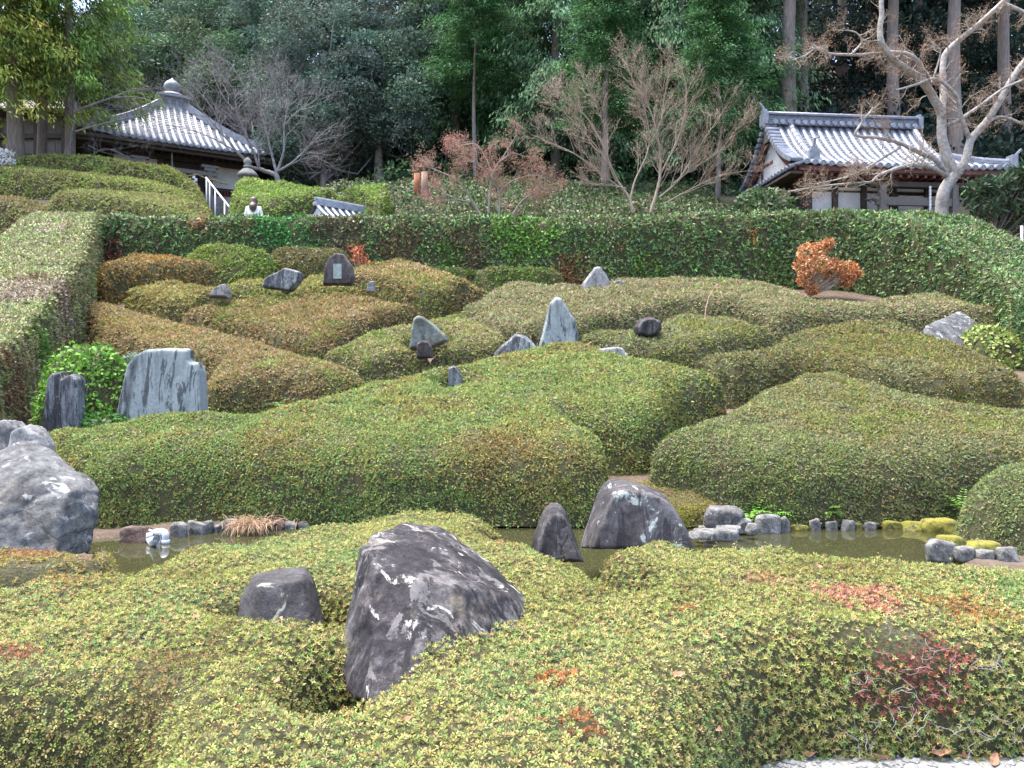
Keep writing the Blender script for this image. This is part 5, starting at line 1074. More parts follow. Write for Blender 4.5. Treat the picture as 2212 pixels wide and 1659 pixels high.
# ------------------------------------------------------------------ people on the stairs
def person(label, loc, h, yaw, skin, coat, pants, hair, long_hair, bend=0):
    o = empty('person', loc, label, 'person'); k = h / 1.7; L = np.array(loc, float)
    J = {'pel': (0, 0, .95), 'wst': (0, 0, 1.1), 'chs': (0, .01, 1.3), 'nck': (0, .0, 1.46), 'hd0': (0, -.02 - bend, 1.54), 'hd1': (0, -.03 - bend, 1.62), 'top': (0, -.02 - bend, 1.68)}
    E = [('pel', 'wst'), ('wst', 'chs'), ('chs', 'nck'), ('nck', 'hd0'), ('hd0', 'hd1'), ('hd1', 'top')]
    rad = {'pel': (.15, .12), 'wst': (.14, .11), 'chs': (.17, .12), 'nck': (.055, .055), 'hd0': (.07, .08), 'hd1': (.085, .1), 'top': (.05, .06)}
    for s_, nm in ((-1, 'l'), (1, 'r')):
        J.update({nm + 'sh': (s_ * .19, 0, 1.39), nm + 'el': (s_ * .25, -.02, 1.12), nm + 'wr': (s_ * .22, -.2, .98), nm + 'ha': (s_ * .2, -.27, .96), nm + 'hp': (s_ * .09, 0, .88), nm + 'kn': (s_ * .1, -.02, .48), nm + 'an': (s_ * .1, .02, .08), nm + 'to': (s_ * .11, -.14, .03)})
        rad.update({nm + 'sh': (.075, .07), nm + 'el': (.05, .05), nm + 'wr': (.032, .032), nm + 'ha': (.03, .035), nm + 'hp': (.09, .1), nm + 'kn': (.06, .065), nm + 'an': (.045, .05), nm + 'to': (.04, .03)})
        E += [('chs', nm + 'sh'), (nm + 'sh', nm + 'el'), (nm + 'el', nm + 'wr'), (nm + 'wr', nm + 'ha'), ('pel', nm + 'hp'), (nm + 'hp', nm + 'kn'), (nm + 'kn', nm + 'an'), (nm + 'an', nm + 'to')]
    def skin_obj(name, names, edges, mat, grow=1.0):
        idx = {n: i for i, n in enumerate(names)}; me = bpy.data.meshes.new(name); me.from_pydata([tuple(np.array(J[n]) * k) for n in names], [(idx[a], idx[b]) for a, b in edges], [])
        ob = bpy.data.objects.new(name, me); COL.objects.link(ob); ob.parent = o; ob.rotation_euler = (0, 0, yaw); m = ob.modifiers.new('skin', 'SKIN'); m.use_smooth_shade = True
        for n, i in idx.items(): ob.data.skin_vertices[0].data[i].radius = tuple(r * k * grow for r in rad[n])
        ob.data.skin_vertices[0].data[0].use_root = True
        s2 = ob.modifiers.new('sub', 'SUBSURF'); s2.levels = 2; s2.render_levels = 2; me.materials.append(mat); return ob
    skin_obj('body', ['pel'] + [n for n in J if n != 'pel'], E, skin)
    up = ['wst', 'pel', 'chs', 'nck', 'lsh', 'lel', 'lwr', 'rsh', 'rel', 'rwr']; rad['nck'] = (.062, .062); skin_obj('coat', up, [e for e in E if e[0] in up and e[1] in up], coat, 1.16)
    lo = ['pel', 'lhp', 'lkn', 'lan', 'rhp', 'rkn', 'ran']; skin_obj('trousers', lo, [e for e in E if e[0] in lo and e[1] in lo], pants, 1.12)
    c = np.array(J['hd1']) * k; V = []; F = []; n = 16; prof = [(.02, .135), (.075, .118), (.108, .08), (.122, .02), (.122, -.03), (.115, -.08)] + ([(.125, -.14), (.12, -.2), (.1, -.28), (.04, -.36)] if long_hair else [(.08, -.1)])
    for r_, z in prof:
        for j in range(n):
            a = 6.2832 * j / n; x, y = r_ * math.cos(a), r_ * math.sin(a) * 1.08
            if y < 0 and z < .03: y *= .25
            if long_hair and z < -.05: y += min(.13, (-.05 - z) * 1.1)
            V.append((x * k, (y + .012) * k, z * k))
    for i in range(len(prof) - 1):
        for j in range(n): F.append((i * n + j, i * n + (j + 1) % n, (i + 1) * n + (j + 1) % n, (i + 1) * n + j))
    F.append(tuple(range(n))); F.append(tuple((len(prof) - 1) * n + j for j in range(n))[::-1])
    ca, sa = math.cos(yaw), math.sin(yaw); W_ = [L + np.array([(x + c[0]) * ca - (y + c[1]) * sa, (x + c[0]) * sa + (y + c[1]) * ca, z + c[2]]) for x, y, z in V]
    obj('hair', W_, F, hair, o, smooth=True); return o, k
M_SKIN = plain('skin', (.45, .28, .2), (.5, .32, .24), 3, .5); M_COATW = plain('white_coat', (.72, .71, .7), (.82, .81, .8), 6, .85); M_SHIRT = plain('grey_shirt', (.2, .19, .21), (.28, .27, .29), 6, .85)
M_PANTS = plain('dark_trousers', (.03, .03, .035), (.05, .05, .06), 6, .85); M_HAIRB = plain('brown_hair', (.05, .028, .022), (.1, .055, .045), 20, .5, .2, (1, 1, .2)); M_HAIRK = plain('black_hair', (.012, .012, .014), (.03, .028, .03), 20, .5)
pw = A_(548, 430, 23.0); person('person with long brown hair in a white coat, seen from behind at the stairs', (pw[0], 23.0, zat(429, 23.0) - 1.6), 1.6, math.pi + .1, M_SKIN, M_COATW, M_PANTS, M_HAIRB, True)
pm = A_(425, 404, 32.0); o, k = person('person with short black hair and a grey top with a dark shoulder strap, head bowed', (pm[0], 32.0, zat(403, 32.0) - 1.68), 1.7, math.pi - .3, M_SKIN, M_SHIRT, M_PANTS, M_HAIRK, False, .03)
c, s_ = math.cos(math.pi - .3), math.sin(math.pi - .3); L = np.array([pm[0], 32.0, zat(403, 32.0) - 1.68])
strap = [L + np.array([x * c - y * s_, x * s_ + y * c, z]) for x, y, z in [(.14, .1, 1.44), (.05, .155, 1.32), (-.06, .155, 1.18), (-.16, .1, 1.06)]]; MB().tube(strap, .018, 6).obj('shoulder_strap', M_HAIRK, o)

# ------------------------------------------------------------------ bare trees
def grow(rr, p, d, L, r, depth, out, spec):
    """a wandering branch with side shoots"""
    n = spec['seg'][depth]; q = [p]; rad = np.linspace(r, r * spec['taper'], n + 1); d = nrm(d)
    for i in range(n):
        d = nrm(d + rr.normal(0, spec['wig'][depth], 3) + np.array([0, 0, spec['up'][depth]])); q.append(q[-1] + d * L / n)
    q = np.array(q); out[depth].append((q, rad))
    if depth + 1 < len(spec['seg']): shoots(rr, q, rad, L, depth + 1, out, spec)
def shoots(rr, q, rad, L, depth, out, spec, n=None, lo=.25):
    nb = n or spec['n'][depth]
    seglen = np.concatenate([[0], np.cumsum(np.linalg.norm(np.diff(q, axis=0), axis=1))]); tot = seglen[-1]
    for _ in range(nb):
        s = rr.uniform(lo, 1) * tot; i = min(np.searchsorted(seglen, s), len(q) - 1); f = (s - seglen[i - 1]) / max(seglen[i] - seglen[i - 1], 1e-6); p = q[i - 1] * (1 - f) + q[i] * f
        d = nrm(q[i] - q[i - 1]); side = nrm(np.cross(d, rr.normal(size=3))); a = rr.uniform(*spec['ang']); nd = d * math.cos(a) + side * math.sin(a) + np.array([0, 0, spec['lift']])
        l = spec['len'][depth] * rr.uniform(.55, 1.2) * (1.15 - .5 * s / tot); grow(rr, p, nd * np.array([1, spec.get('flat', 1), 1]), l, max(min(rad[min(i, len(rad) - 1)] * .6, spec['r'][depth]), .003), depth, out, spec)
def bare_tree(name, label, loc, limbs, spec, seed, bark, twig=None, group=None, leaf=None, cat='tree', n1=None, thin=1.0):
    rr = np.random.default_rng(seed); D = len(spec['seg']); out = [[] for _ in range(D)]; o = empty(name, loc, label, cat, group)
    for i, (P, r0, r1) in enumerate(limbs):
        P = np.array(P, float); t = np.linspace(0, 1, len(P)); r0, r1 = r0 * thin, r1 * thin; tt = np.linspace(0, 1, (len(P) - 1) * 4 + 1); m = np.stack([np.interp(tt, t, P[:, k]) for k in range(3)], 1)
        for _ in range(2): m[1:-1] = (m[:-2] + 2 * m[1:-1] + m[2:]) / 4
        m = m + (fbm(m * 3, seed + i, 2)[:, None] - .5) * r0 * .8
        rad = np.linspace(r0, r1, len(m)); V, F = tubes_np([(m, rad)], 9); obj('trunk' if i == 0 else 'limb', V, F, bark, o, smooth=True)
        shoots(rr, m, rad, 1, 1, out, spec, n=int((n1 or spec['n'][1]) * (1 if i else .5) * np.linalg.norm(np.diff(P, axis=0), axis=1).sum() / 1.5), lo=.12 if i else .75)
    for dd in range(1, D):
        if out[dd]:
            V, F = tubes_np(out[dd], 5 if dd == 1 else 3); t = obj('branches' if dd == 1 else 'twigs', V, F, bark if dd == 1 else (twig or bark), o); t['kind'] = 'stuff'
    if leaf:
        n, L, pal, rad, *frac = leaf; tips = np.array([q[-1] for q, _ in out[-1]]); idx = rr.integers(0, len(tips), n); P = tips[idx] + rr.normal(0, rad, (n, 3))
        V, F = leaves(P, nrm(rr.normal(size=(n, 3)) - np.array([0, 0, .3])), nrm(rr.normal(size=(n, 3)) + np.array([0, 0, .6])), L * rr.uniform(.6, 1.3, n), np.full(n, L * .5)); f = obj('foliage', V, F, M_TREE, o, col=tints(P, pal, seed, 1.2, .25)); f['kind'] = 'stuff'
    return o
def z3(x, y, Y): return A_(1456 + .3418 * x, .3418 * y, Y)
def z2(x, y, Y): return A_(702 + .3418 * x, .3418 * y, Y)
def z1(x, y, Y): return A_(.3418 * x, .3418 * y, Y)
T = 22.9
big_l = [([z3(1690, 1400, T), z3(1690, 1330, T), z3(1705, 1200, T), z3(1760, 1120, T), z3(1790, 1085, T)], .2, .155),
         ([z3(1790, 1110, T), z3(1725, 1000, T), z3(1690, 850, T), z3(1695, 720, T), z3(1640, 620, T), z3(1590, 520, T - .2), z3(1470, 440, T - .5), z3(1380, 370, T - .8), z3(1305, 270, T - 1), z3(1298, 180, T - 1), z3(1316, 80, T - 1), z3(1308, -60, T - 1)], .155, .06),
         ([z3(1695, 740, T), z3(1702, 600, T + .2), z3(1700, 480, T + .3), z3(1700, 345, T + .3), z3(1800, 255, T + .2), z3(1930, 150, T), z3(2080, 10, T - .2), z3(2150, -60, T - .2)], .105, .06),
         ([z3(1790, 1100, T), z3(1850, 1000, T), z3(1868, 880, T), z3(1980, 770, T), z3(2080, 600, T), z3(2150, 470, T), z3(2260, 330, T), z3(2400, 200, T)], .13, .07),
         ([z3(1866, 880, T), z3(1805, 720, T - .3), z3(1790, 600, T - .4), z3(1700, 520, T - .5), z3(1640, 490, T - .5), z3(1500, 545, T - .6), z3(1400, 570, T - .7)], .07, .025),
         ([z3(1590, 520, T - .2), z3(1562, 400, T - .4), z3(1490, 340, T - .6), z3(1380, 328, T - .7), z3(1280, 342, T - .8), z3(1100, 347, T - 1), z3(940, 338, T - 1.2), z3(880, 280, T - 1.2)], .065, .03),
         ([z3(1725, 1100, T), z3(1660, 1010, T - .3), z3(1500, 940, T - .6), z3(1390, 890, T - .8), z3(1290, 868, T - .9), z3(1130, 860, T - 1), z3(1190, 770, T - 1), z3(1260, 680, T - 1)], .08, .025),
         ([z3(1730, 1110, T), z3(1620, 1050, T - .3), z3(1500, 1038, T - .5), z3(1380, 1075, T - .6), z3(1285, 1110, T - .7), z3(1250, 1155, T - .8), z3(1100, 1160, T - .9), z3(900, 1180, T - 1), z3(720, 1210, T - 1)], .07, .016),
         ([z3(1430, 930, T - .7), z3(1300, 1010, T - .8), z3(1190, 1080, T - .9), z3(1060, 1130, T - 1), z3(880, 1165, T - 1)], .045, .015),
         ([z3(1980, 770, T), z3(2040, 738, T), z3(2110, 745, T), z3(2230, 800, T), z3(2350, 820, T)], .06, .03),
         ([z3(1725, 790, T), z3(1800, 758, T - .2), z3(1920, 680, T - .3), z3(2080, 555, T - .3), z3(2220, 500, T - .3)], .06, .03),
         ([z3(1120, 345, T - 1), z3(1200, 260, T - 1), z3(1150, 200, T - 1.1), z3(1080, 190, T - 1.2)], .035, .015), ([z3(980, 340, T - 1.2), z3(900, 290, T - 1.2), z3(840, 350, T - 1.2), z3(740, 380, T - 1.3)], .035, .01),
         ([z3(2070, 20, T), z3(2180, 60, T), z3(2300, 130, T)], .06, .04), ([z3(1640, 490, T - .5), z3(1670, 400, T - .5), z3(1690, 310, T - .6), z3(1620, 260, T - .6)], .03, .012)]
SPB = dict(seg=[0, 6, 5, 4], wig=[0, .28, .3, .3], up=[0, .02, .0, 0], n=[0, 6, 7, 5], len=[0, .75, .42, .22], r=[0, .02, .008, .004], ang=(.5, 1.2), lift=.1, taper=.35)
bare_tree('bare_maple', 'largest bare pale-barked maple spreading over the small temple on the right', A_(2035, 470, T), big_l, SPB, 301, M_PALEBARK, M_BUSHBARK, None, (5200, .05, [(.2, .1, .06), (.26, .14, .08), (.3, .2, .13)], .05))
T = 23.6
bl = [([z2(1950, 1345, T), z2(1925, 1250, T), z2(1850, 1150, T), z2(1800, 1030, T - .3), z2(1740, 880, T - .5), z2(1640, 720, T - .6), z2(1480, 590, T - .7)], .085, .012),
      ([z2(2060, 1345, T), z2(2090, 1240, T), z2(2120, 1120, T), z2(2118, 950, T), z2(2090, 800, T), z2(2035, 640, T), z2(1960, 560, T), z2(1900, 380, T)], .085, .012),
      ([z2(1930, 1260, T), z2(1960, 1130, T), z2(2030, 1000, T), z2(2060, 860, T), z2(2000, 600, T), z2(1990, 440, T)], .05, .01), ([z2(1880, 1200, T), z2(1700, 1060, T - .4), z2(1560, 960, T - .7), z2(1420, 900, T - .9), z2(1300, 850, T - 1)], .045, .01),
      ([z2(1800, 1050, T), z2(1700, 900, T - .2), z2(1560, 760, T - .3), z2(1430, 640, T - .3)], .035, .008), ([z2(2120, 1100, T), z2(2200, 950, T), z2(2270, 780, T), z2(2290, 560, T), z2(2250, 420, T)], .05, .01),
      ([z2(2110, 1250, T), z2(2230, 1150, T), z2(2330, 980, T), z2(2450, 800, T), z2(2560, 640, T)], .045, .008), ([z2(2200, 1160, T), z2(2330, 1060, T), z2(2500, 960, T), z2(2640, 760, T)], .035, .008),
      ([z2(2140, 1290, T), z2(2300, 1200, T), z2(2500, 1100, T), z2(2680, 1080, T)], .04, .008), ([z2(1840, 1150, T), z2(1780, 1000, T), z2(1790, 850, T), z2(1700, 640, T), z2(1650, 520, T)], .035, .008),
      ([z2(2060, 900, T), z2(2130, 760, T), z2(2150, 560, T), z2(2180, 420, T)], .03, .008), ([z2(1900, 1190, T), z2(1760, 1160, T - .3), z2(1690, 1170, T - .4)], .03, .012)]
SPC = dict(seg=[0, 6, 5, 4], wig=[0, .12, .16, .2], up=[0, .06, .05, .02], n=[0, 9, 6, 4], len=[0, .95, .58, .34], r=[0, .011, .006, .004], ang=(.3, .75), lift=.12, taper=.35)
bare_tree('bare_shrub_tree', 'tall bare tan shrub tree with upright twigs in the middle behind the hedge', A_(1370, 465, T), bl, SPC, 303, M_BUSHBARK, M_BUSHBARK, None, (2500, .04, [(.36, .24, .16), (.4, .3, .2)], .04), thin=.62)
bl = [([z2(990, 1370, T), z2(930, 1270, T), z2(850, 1140, T - .3), z2(740, 1090, T - .5), z2(640, 1050, T - .6)], .045, .01), ([z2(1035, 1370, T), z2(1040, 1230, T), z2(1060, 1080, T), z2(1120, 1000, T), z2(1210, 860, T)], .04, .01), ([z2(1100, 1370, T), z2(1110, 1260, T), z2(1080, 1150, T), z2(980, 1050, T - .2), z2(860, 980, T - .4)], .04, .01),
      ([z2(1180, 1370, T), z2(1240, 1270, T), z2(1330, 1210, T - .2), z2(1450, 1190, T - .4)], .035, .01), ([z2(1060, 1100, T), z2(1010, 980, T), z2(950, 900, T), z2(840, 930, T)], .03, .008), ([z2(1120, 1010, T), z2(1180, 960, T), z2(1260, 990, T)], .025, .008), ([z2(930, 1280, T), z2(820, 1260, T - .4), z2(700, 1190, T - .6)], .03, .008), ([z2(1110, 1200, T), z2(1200, 1130, T), z2(1340, 1100, T - .3), z2(1420, 1150, T - .4)], .03, .008)]
SPD = dict(seg=[0, 5, 4, 4], wig=[0, .2, .25, .25], up=[0, .0, -.02, 0], n=[0, 7, 7, 5], len=[0, .7, .4, .24], r=[0, .012, .006, .004], ang=(.4, 1.1), lift=.03, taper=.35)
bare_tree('small_maple', 'low pinkish maple with layered fine twigs and a few red leaves behind the hedge', A_(1060, 468, T), bl, SPD, 305, M_BARK, plain('pink_twig', (.3, .16, .13), (.45, .28, .24), 6, .9), None, (9000, .045, [(.34, .13, .11), (.4, .2, .17), (.3, .19, .14), (.14, .2, .12), (.38, .09, .09)], .05))
T = 28.2
bl = [([z1(1760, 1200, T), z1(1755, 1110, T), z1(1700, 1090, T), z1(1640, 1070, T), z1(1580, 1060, T - .2), z1(1500, 960, T - .4), z1(1400, 840, T - .6), z1(1290, 720, T - .8), z1(1180, 560, T - .8)], .17, .015), ([z1(1640, 1070, T), z1(1600, 960, T - .2), z1(1540, 820, T - .3), z1(1490, 700, T - .4), z1(1480, 560, T - .4), z1(1400, 480, T - .4)], .08, .015),
      ([z1(1755, 1110, T), z1(1720, 1000, T), z1(1690, 850, T), z1(1640, 700, T), z1(1650, 560, T), z1(1600, 440, T)], .09, .015), ([z1(1755, 1080, T), z1(1800, 940, T), z1(1790, 800, T), z1(1830, 640, T), z1(1780, 460, T)], .09, .015), ([z1(1760, 1080, T), z1(1850, 1030, T), z1(1960, 920, T), z1(2060, 820, T), z1(2130, 780, T)], .08, .012),
      ([z1(1640, 1060, T), z1(1630, 940, T), z1(1590, 830, T), z1(1580, 680, T), z1(1540, 520, T), z1(1440, 380, T)], .06, .012), ([z1(1500, 960, T - .4), z1(1380, 890, T - .8), z1(1240, 830, T - 1), z1(1080, 790, T - 1.2), z1(960, 790, T - 1.3)], .045, .008), ([z1(1400, 840, T - .6), z1(1360, 700, T - .7), z1(1240, 560, T - .7), z1(1160, 470, T - .7)], .04, .01),
      ([z1(1790, 800, T), z1(1880, 700, T), z1(1990, 640, T), z1(2040, 580, T)], .05, .01), ([z1(1840, 1040, T), z1(1960, 980, T), z1(2040, 1000, T), z1(2080, 930, T)], .04, .008), ([z1(1690, 850, T), z1(1760, 720, T), z1(1740, 560, T), z1(1700, 420, T)], .05, .01), ([z1(1480, 700, T), z1(1400, 600, T), z1(1350, 480, T), z1(1340, 380, T)], .04, .008)]
SPE = dict(seg=[0, 6, 5, 4], wig=[0, .14, .18, .2], up=[0, .0, .0, -.02], n=[0, 8, 6, 3], len=[0, 1.3, .8, .5], r=[0, .014, .008, .005], ang=(.35, .95), lift=.04, taper=.35)
bare_tree('cherry_tree', 'bare grey cherry tree spreading in front of the hall roof beside the lantern', A_(600, 410, T), bl, SPE, 307, M_CHERRY, M_CHERRY, thin=.6)
bl = [([z1(560, 1000, 29.5), z1(640, 940, 29.3), z1(720, 945, 29.1), z1(800, 990, 29)], .04, .008), ([z1(560, 920, 29.5), z1(640, 960, 29.2), z1(740, 985, 29)], .03, .006), ([z1(480, 700, 28), z1(640, 640, 28), z1(720, 615, 27.8), z1(850, 610, 27.7), z1(960, 635, 27.6)], .05, .01), ([z1(480, 830, 28), z1(620, 790, 27.8), z1(800, 745, 27.6), z1(950, 720, 27.5)], .035, .008), ([z1(700, 620, 27.8), z1(800, 580, 27.8), z1(930, 560, 27.8)], .03, .006)]
bare_tree('bare_branches_tree', 'thin bare grey tree between the left cedars and the hall roof', z1(480, 1010, 29), [([z1(430, 1020, 28.6), z1(450, 880, 28.3), z1(470, 760, 28.1), z1(480, 640, 28)], .06, .04)] + bl, SPE, 309, M_CHERRY, M_CHERRY, n1=4)

# ------------------------------------------------------------------ evergreen trees
def conifer_mesh(H, Rc, seed, pal, nb=170, base=.1, spray=.2, per=24, droop=.9, clumps=7):
    rr = np.random.default_rng(seed); C = []; OUT = []
    for i in range(nb):
        f = (i + rr.random()) / nb; h = H * (base + (1 - base) * f); L = (Rc * (1 - f ** 1.5) + .35) * rr.uniform(.7, 1.15); a = i * 2.4 + rr.normal(0, .4)
        for j in range(clumps):
            s = .28 + .72 * (j + rr.random()) / clumps; C.append((math.cos(a + rr.normal(0, .12)) * L * s, math.sin(a + rr.normal(0, .12)) * L * s, h - .55 * L * s * s * droop + rr.normal(0, .12) + .2 * L * s)); OUT.append((math.cos(a), math.sin(a), 0))
    C = np.array(C); OUT = np.array(OUT); m = len(C); P = np.repeat(C, per, 0) + rr.normal(0, 1, (m * per, 3)) * np.array([.2, .2, .13]) * (spray / .2); O = np.repeat(OUT, per, 0)
    D = nrm(O * rr.uniform(.2, 1.1, (len(P), 1)) - UP * droop * rr.uniform(.5, 1.4, (len(P), 1)) + rr.normal(0, .3, P.shape)); Nn = nrm(UP + O * .5 + rr.normal(0, .5, P.shape))
    V, F = leaves(P, D, Nn, spray * 1.25 * rr.uniform(.6, 1.3, len(P)), np.full(len(P), spray * .3))
    base_c = tints(C, pal, seed, .6, .22); c = np.repeat(base_c, per, 0) * np.exp(rr.normal(0, .2, (len(P), 1)))
    me = np_mesh('crown', V, F, c); me.materials.append(M_TREE); return me
def broad_mesh(Rx, Rz, seed, pal, lobes=60, per=420, lr=(.7, 1.3), leaf=.17):
    rr = np.random.default_rng(seed); q = nrm(rr.normal(size=(lobes, 3))); q[:, 2] = abs(q[:, 2]) * 1.2 - .45; q = nrm(q) * rr.uniform(.65, 1, (lobes, 1)); C = q * np.array([Rx, Rx, Rz]); rad = rr.uniform(*lr, lobes)
    n = nrm(rr.normal(size=(lobes, per, 3)) + np.array([0, 0, .45])); P = C[:, None] + n * rad[:, None, None] * np.array([1, 1, .72]) * rr.uniform(.55, 1.05, (lobes, per, 1)) ** .6; P = P.reshape(-1, 3); n = n.reshape(-1, 3)
    D = nrm(n * .7 + rr.normal(0, .6, P.shape)); V, F = leaves(P, D, nrm(n + rr.normal(0, .5, P.shape)), leaf * rr.uniform(.6, 1.3, len(P)), np.full(len(P), leaf * .5))
    c = np.repeat(tints(C, pal, seed, .4, .2), per, 0) * np.exp(rr.normal(0, .25, (len(P), 1))); me = np_mesh('crown', V, F, c); me.materials.append(M_TREE); return me, C
def trunk_mesh(name, H, r, seed, lean=0, mat=None, n=9):
    z = np.linspace(0, H, 12); q = np.column_stack([lean * z + .05 * np.sin(z * .7 + seed), .04 * np.cos(z * .9 + seed), z]); rad = r * (1 - .75 * z / H) ; rad[0] *= 1.35
    V, F = tubes_np([(q, rad)], n); me = np_mesh(name, V, F, smooth=True); me.materials.append(mat or M_CEDAR); return me
def link(name, me, parent, loc=(0, 0, 0), rot=0, sc=(1, 1, 1), kind=None):
    o = bpy.data.objects.new(name, me); COL.objects.link(o); o.parent = parent; o.location = loc; o.rotation_euler = (0, 0, rot); o.scale = sc
    if kind: o['kind'] = kind
    return o
CP = [(.06, .12, .065), (.09, .175, .085), (.13, .23, .11), (.18, .29, .14)]
CM = [conifer_mesh(24, 3.1, s, CP, 210, .04, .22, 30, 1.1, 9) for s in (1, 2)]
CMs = conifer_mesh(20, 2.6, 3, [(.04, .1, .04), (.055, .14, .05), (.08, .17, .06)], 150, .05, .22, 22, .8, 7)
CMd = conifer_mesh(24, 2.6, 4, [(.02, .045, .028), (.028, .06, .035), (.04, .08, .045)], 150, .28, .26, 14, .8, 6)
TR = [trunk_mesh('trunk', 24, .3, 1), trunk_mesh('trunk', 26, .2, 2)]
CG = 'cypress trees in the middle behind the bare shrub tree'
def conifer(label, u, Y, me, tr, rot, sc=1.0, group=CG, z=None, h=1.0, name='cypress_tree'):
    x = xat(u, Y); zb = G1(x, Y) - .2 if z is None else z; o = empty(name, (x, Y, zb), label, 'tree', group)
    link('trunk', tr, o, sc=(sc, sc, h)); link('crown', me, o, rot=rot, sc=(sc, sc, h), kind='stuff'); return o
for l, u, Y, m, rt in [('drooping light green cypress directly left of the tan shrub tree', 1200, 34.5, 0, .3), ('tallest light cypress behind the tan shrub tree, leftmost of its pair', 1330, 36, 1, 1.9), ('dense cypress right behind the upper twigs of the tan shrub tree', 1470, 34.8, 0, 4.1),
                       ('dark green cypress left of the thick grey trunk', 1600, 35.5, 1, 3.0), ('cypress filling the gap left of the small temple ridge', 1560, 38, 0, 5.2), ('cypress behind the pinkish maple, half hidden', 1100, 37.5, 1, .9), ('shaded cypress deep behind the light green ones', 1390, 40.5, 0, 2.5)]:
    conifer(l, u, Y, CM[m], TR[1], rt, 1.05)
for l, u, Y, rt in [('short dense cypress with dark trunk left of the pinkish maple', 985, 36.5, .4), ('dark leafy cypress above the pinkish maple', 1050, 38.5, 2.2)]: conifer(l, u, Y, CMs, TR[1], rt, 1.05)
DG = 'tall shaded cedars in the dark wood behind the small temple'
for l, u, Y, sc in [('thickest grey cedar trunk left above the small temple ridge', 1706, 33.5, 1.05), ('dark thin cedar just right of the thickest trunk', 1735, 38, .9), ('cedar trunk with reddish bark behind the temple ridge', 1930, 35, .95), ('straight grey cedar behind the right limbs of the big maple', 2062, 33.5, 1.0), ('dark cedar standing farther back above the temple roof', 1820, 41, .95), ('dark cedar behind the top of the big maple', 1985, 43, .95), ('cedar at the far right edge behind the maple limbs', 2170, 37, .95), ('dark cedar peeping between the temple ridge and the maple', 1880, 46, 1.0), ('cedar at the right edge in the dark wood', 2260, 42, 1.0)]:
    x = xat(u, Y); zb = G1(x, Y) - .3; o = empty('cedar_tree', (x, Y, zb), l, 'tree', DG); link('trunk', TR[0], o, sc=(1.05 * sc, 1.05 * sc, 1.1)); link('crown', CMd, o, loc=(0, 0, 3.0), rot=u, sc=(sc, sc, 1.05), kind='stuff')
for l, u, Y, mt, r, hh in [('slim grey trunk at the left foot of the small temple gable', 1551, 28.5, M_CEDAR, .13, 3.4), ('stout grey trunk behind the left stems of the tan shrub tree', 1310, 29.5, M_CEDAR, .2, 3.6), ('dark slender trunk behind the pinkish maple', 1026, 33, M_CEDAR, .13, 5.0)]:
    x = xat(u, Y); o = empty('cedar_tree', (x, Y, G1(x, Y) - .3), l, 'tree', 'slender trunks behind the back hedge'); link('trunk', trunk_mesh('trunk', hh + 2, r, u, 0, mt), o); link('crown', CMs, o, loc=(0, 0, hh - .5), rot=u, sc=(.75, .75, .36), kind='stuff')
for l, u, v0, v1, Y, mt in [('red-brown cut post left of the pinkish maple', 901, 375, 420, 27.5, M_RED), ('taller brown cut post beside the red-brown one', 917, 372, 425, 27.2, plain('brown_post', (.2, .12, .08), (.34, .22, .16), 5, .9, .5, (5, 5, .5)))]:
    o = MB().tube([A_(u, v1 + 12, Y), A_(u, (v0 + v1) / 2, Y), A_(u, v0, Y)], [.13, .115, .11], 12).obj('timber_post', mt, None, loc=A_(u, v1 + 12, Y), smooth=True); tag(o, l, 'post', 'cut posts behind the back hedge')
BP = [(.05, .085, .065), (.07, .11, .085), (.09, .14, .11), (.11, .15, .125)]
BM = [broad_mesh(3.4, 4.2, s, BP, 70, 330, (.6, 1.25), .17) for s in (11, 12)]
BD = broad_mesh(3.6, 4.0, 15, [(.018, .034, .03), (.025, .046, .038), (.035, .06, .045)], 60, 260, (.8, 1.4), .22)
OP = [(.045, .085, .05), (.065, .115, .065), (.09, .145, .08), (.12, .18, .1)]
OM = [broad_mesh(4.2, 3.6, s, OP, 46, 520, (1.0, 1.7), .2) for s in (13, 14)]
SPK = dict(seg=[0, 5, 4], wig=[0, .25, .3], up=[0, 0, 0], n=[0, 5, 5], len=[0, 2.2, 1.2], r=[0, .035, .014], ang=(.4, 1.1), lift=.0, taper=.3)
def broad(name, label, u, v, Y, m, sc, group, rot, zscale=1.0):
    me, C = m; c = A_(u, v, Y); zb = G1(c[0], Y) - .3; o = empty(name, (c[0], Y, zb), label, 'tree', group); hh = c[2] - zb
    link('trunk', trunk_mesh('trunk', max(hh, 2), .28, u, 0, M_BARK), o); link('crown', me, o, loc=(0, 0, hh), rot=rot, sc=(sc, sc, sc * zscale), kind='stuff')
    rr = np.random.default_rng(int(u) + int(v)); lines = []; ca, sa = math.cos(rot), math.sin(rot)
    for q in C[::2]:
        e = np.array([q[0] * ca - q[1] * sa, q[0] * sa + q[1] * ca, q[2] * zscale]) * sc * rr.uniform(.9, 1.12) + np.array([c[0], Y, c[2]]); s = np.array([c[0], Y, c[2] - hh * .35 * rr.random()]); m_ = (s + e) / 2 + rr.normal(0, .3, 3) + np.array([0, 0, -.4]); lines.append((np.array([s, (s + m_) / 2 + rr.normal(0, .1, 3), m_, (m_ + e) / 2 + rr.normal(0, .1, 3), e]), np.array([.07, .055, .04, .03, .012])))
    V, F = tubes_np(lines, 4); b = obj('branches', V, F, M_CHERRY, o); b['kind'] = 'stuff'; return o
BG = 'blue-green broadleaf trees right of the hall'
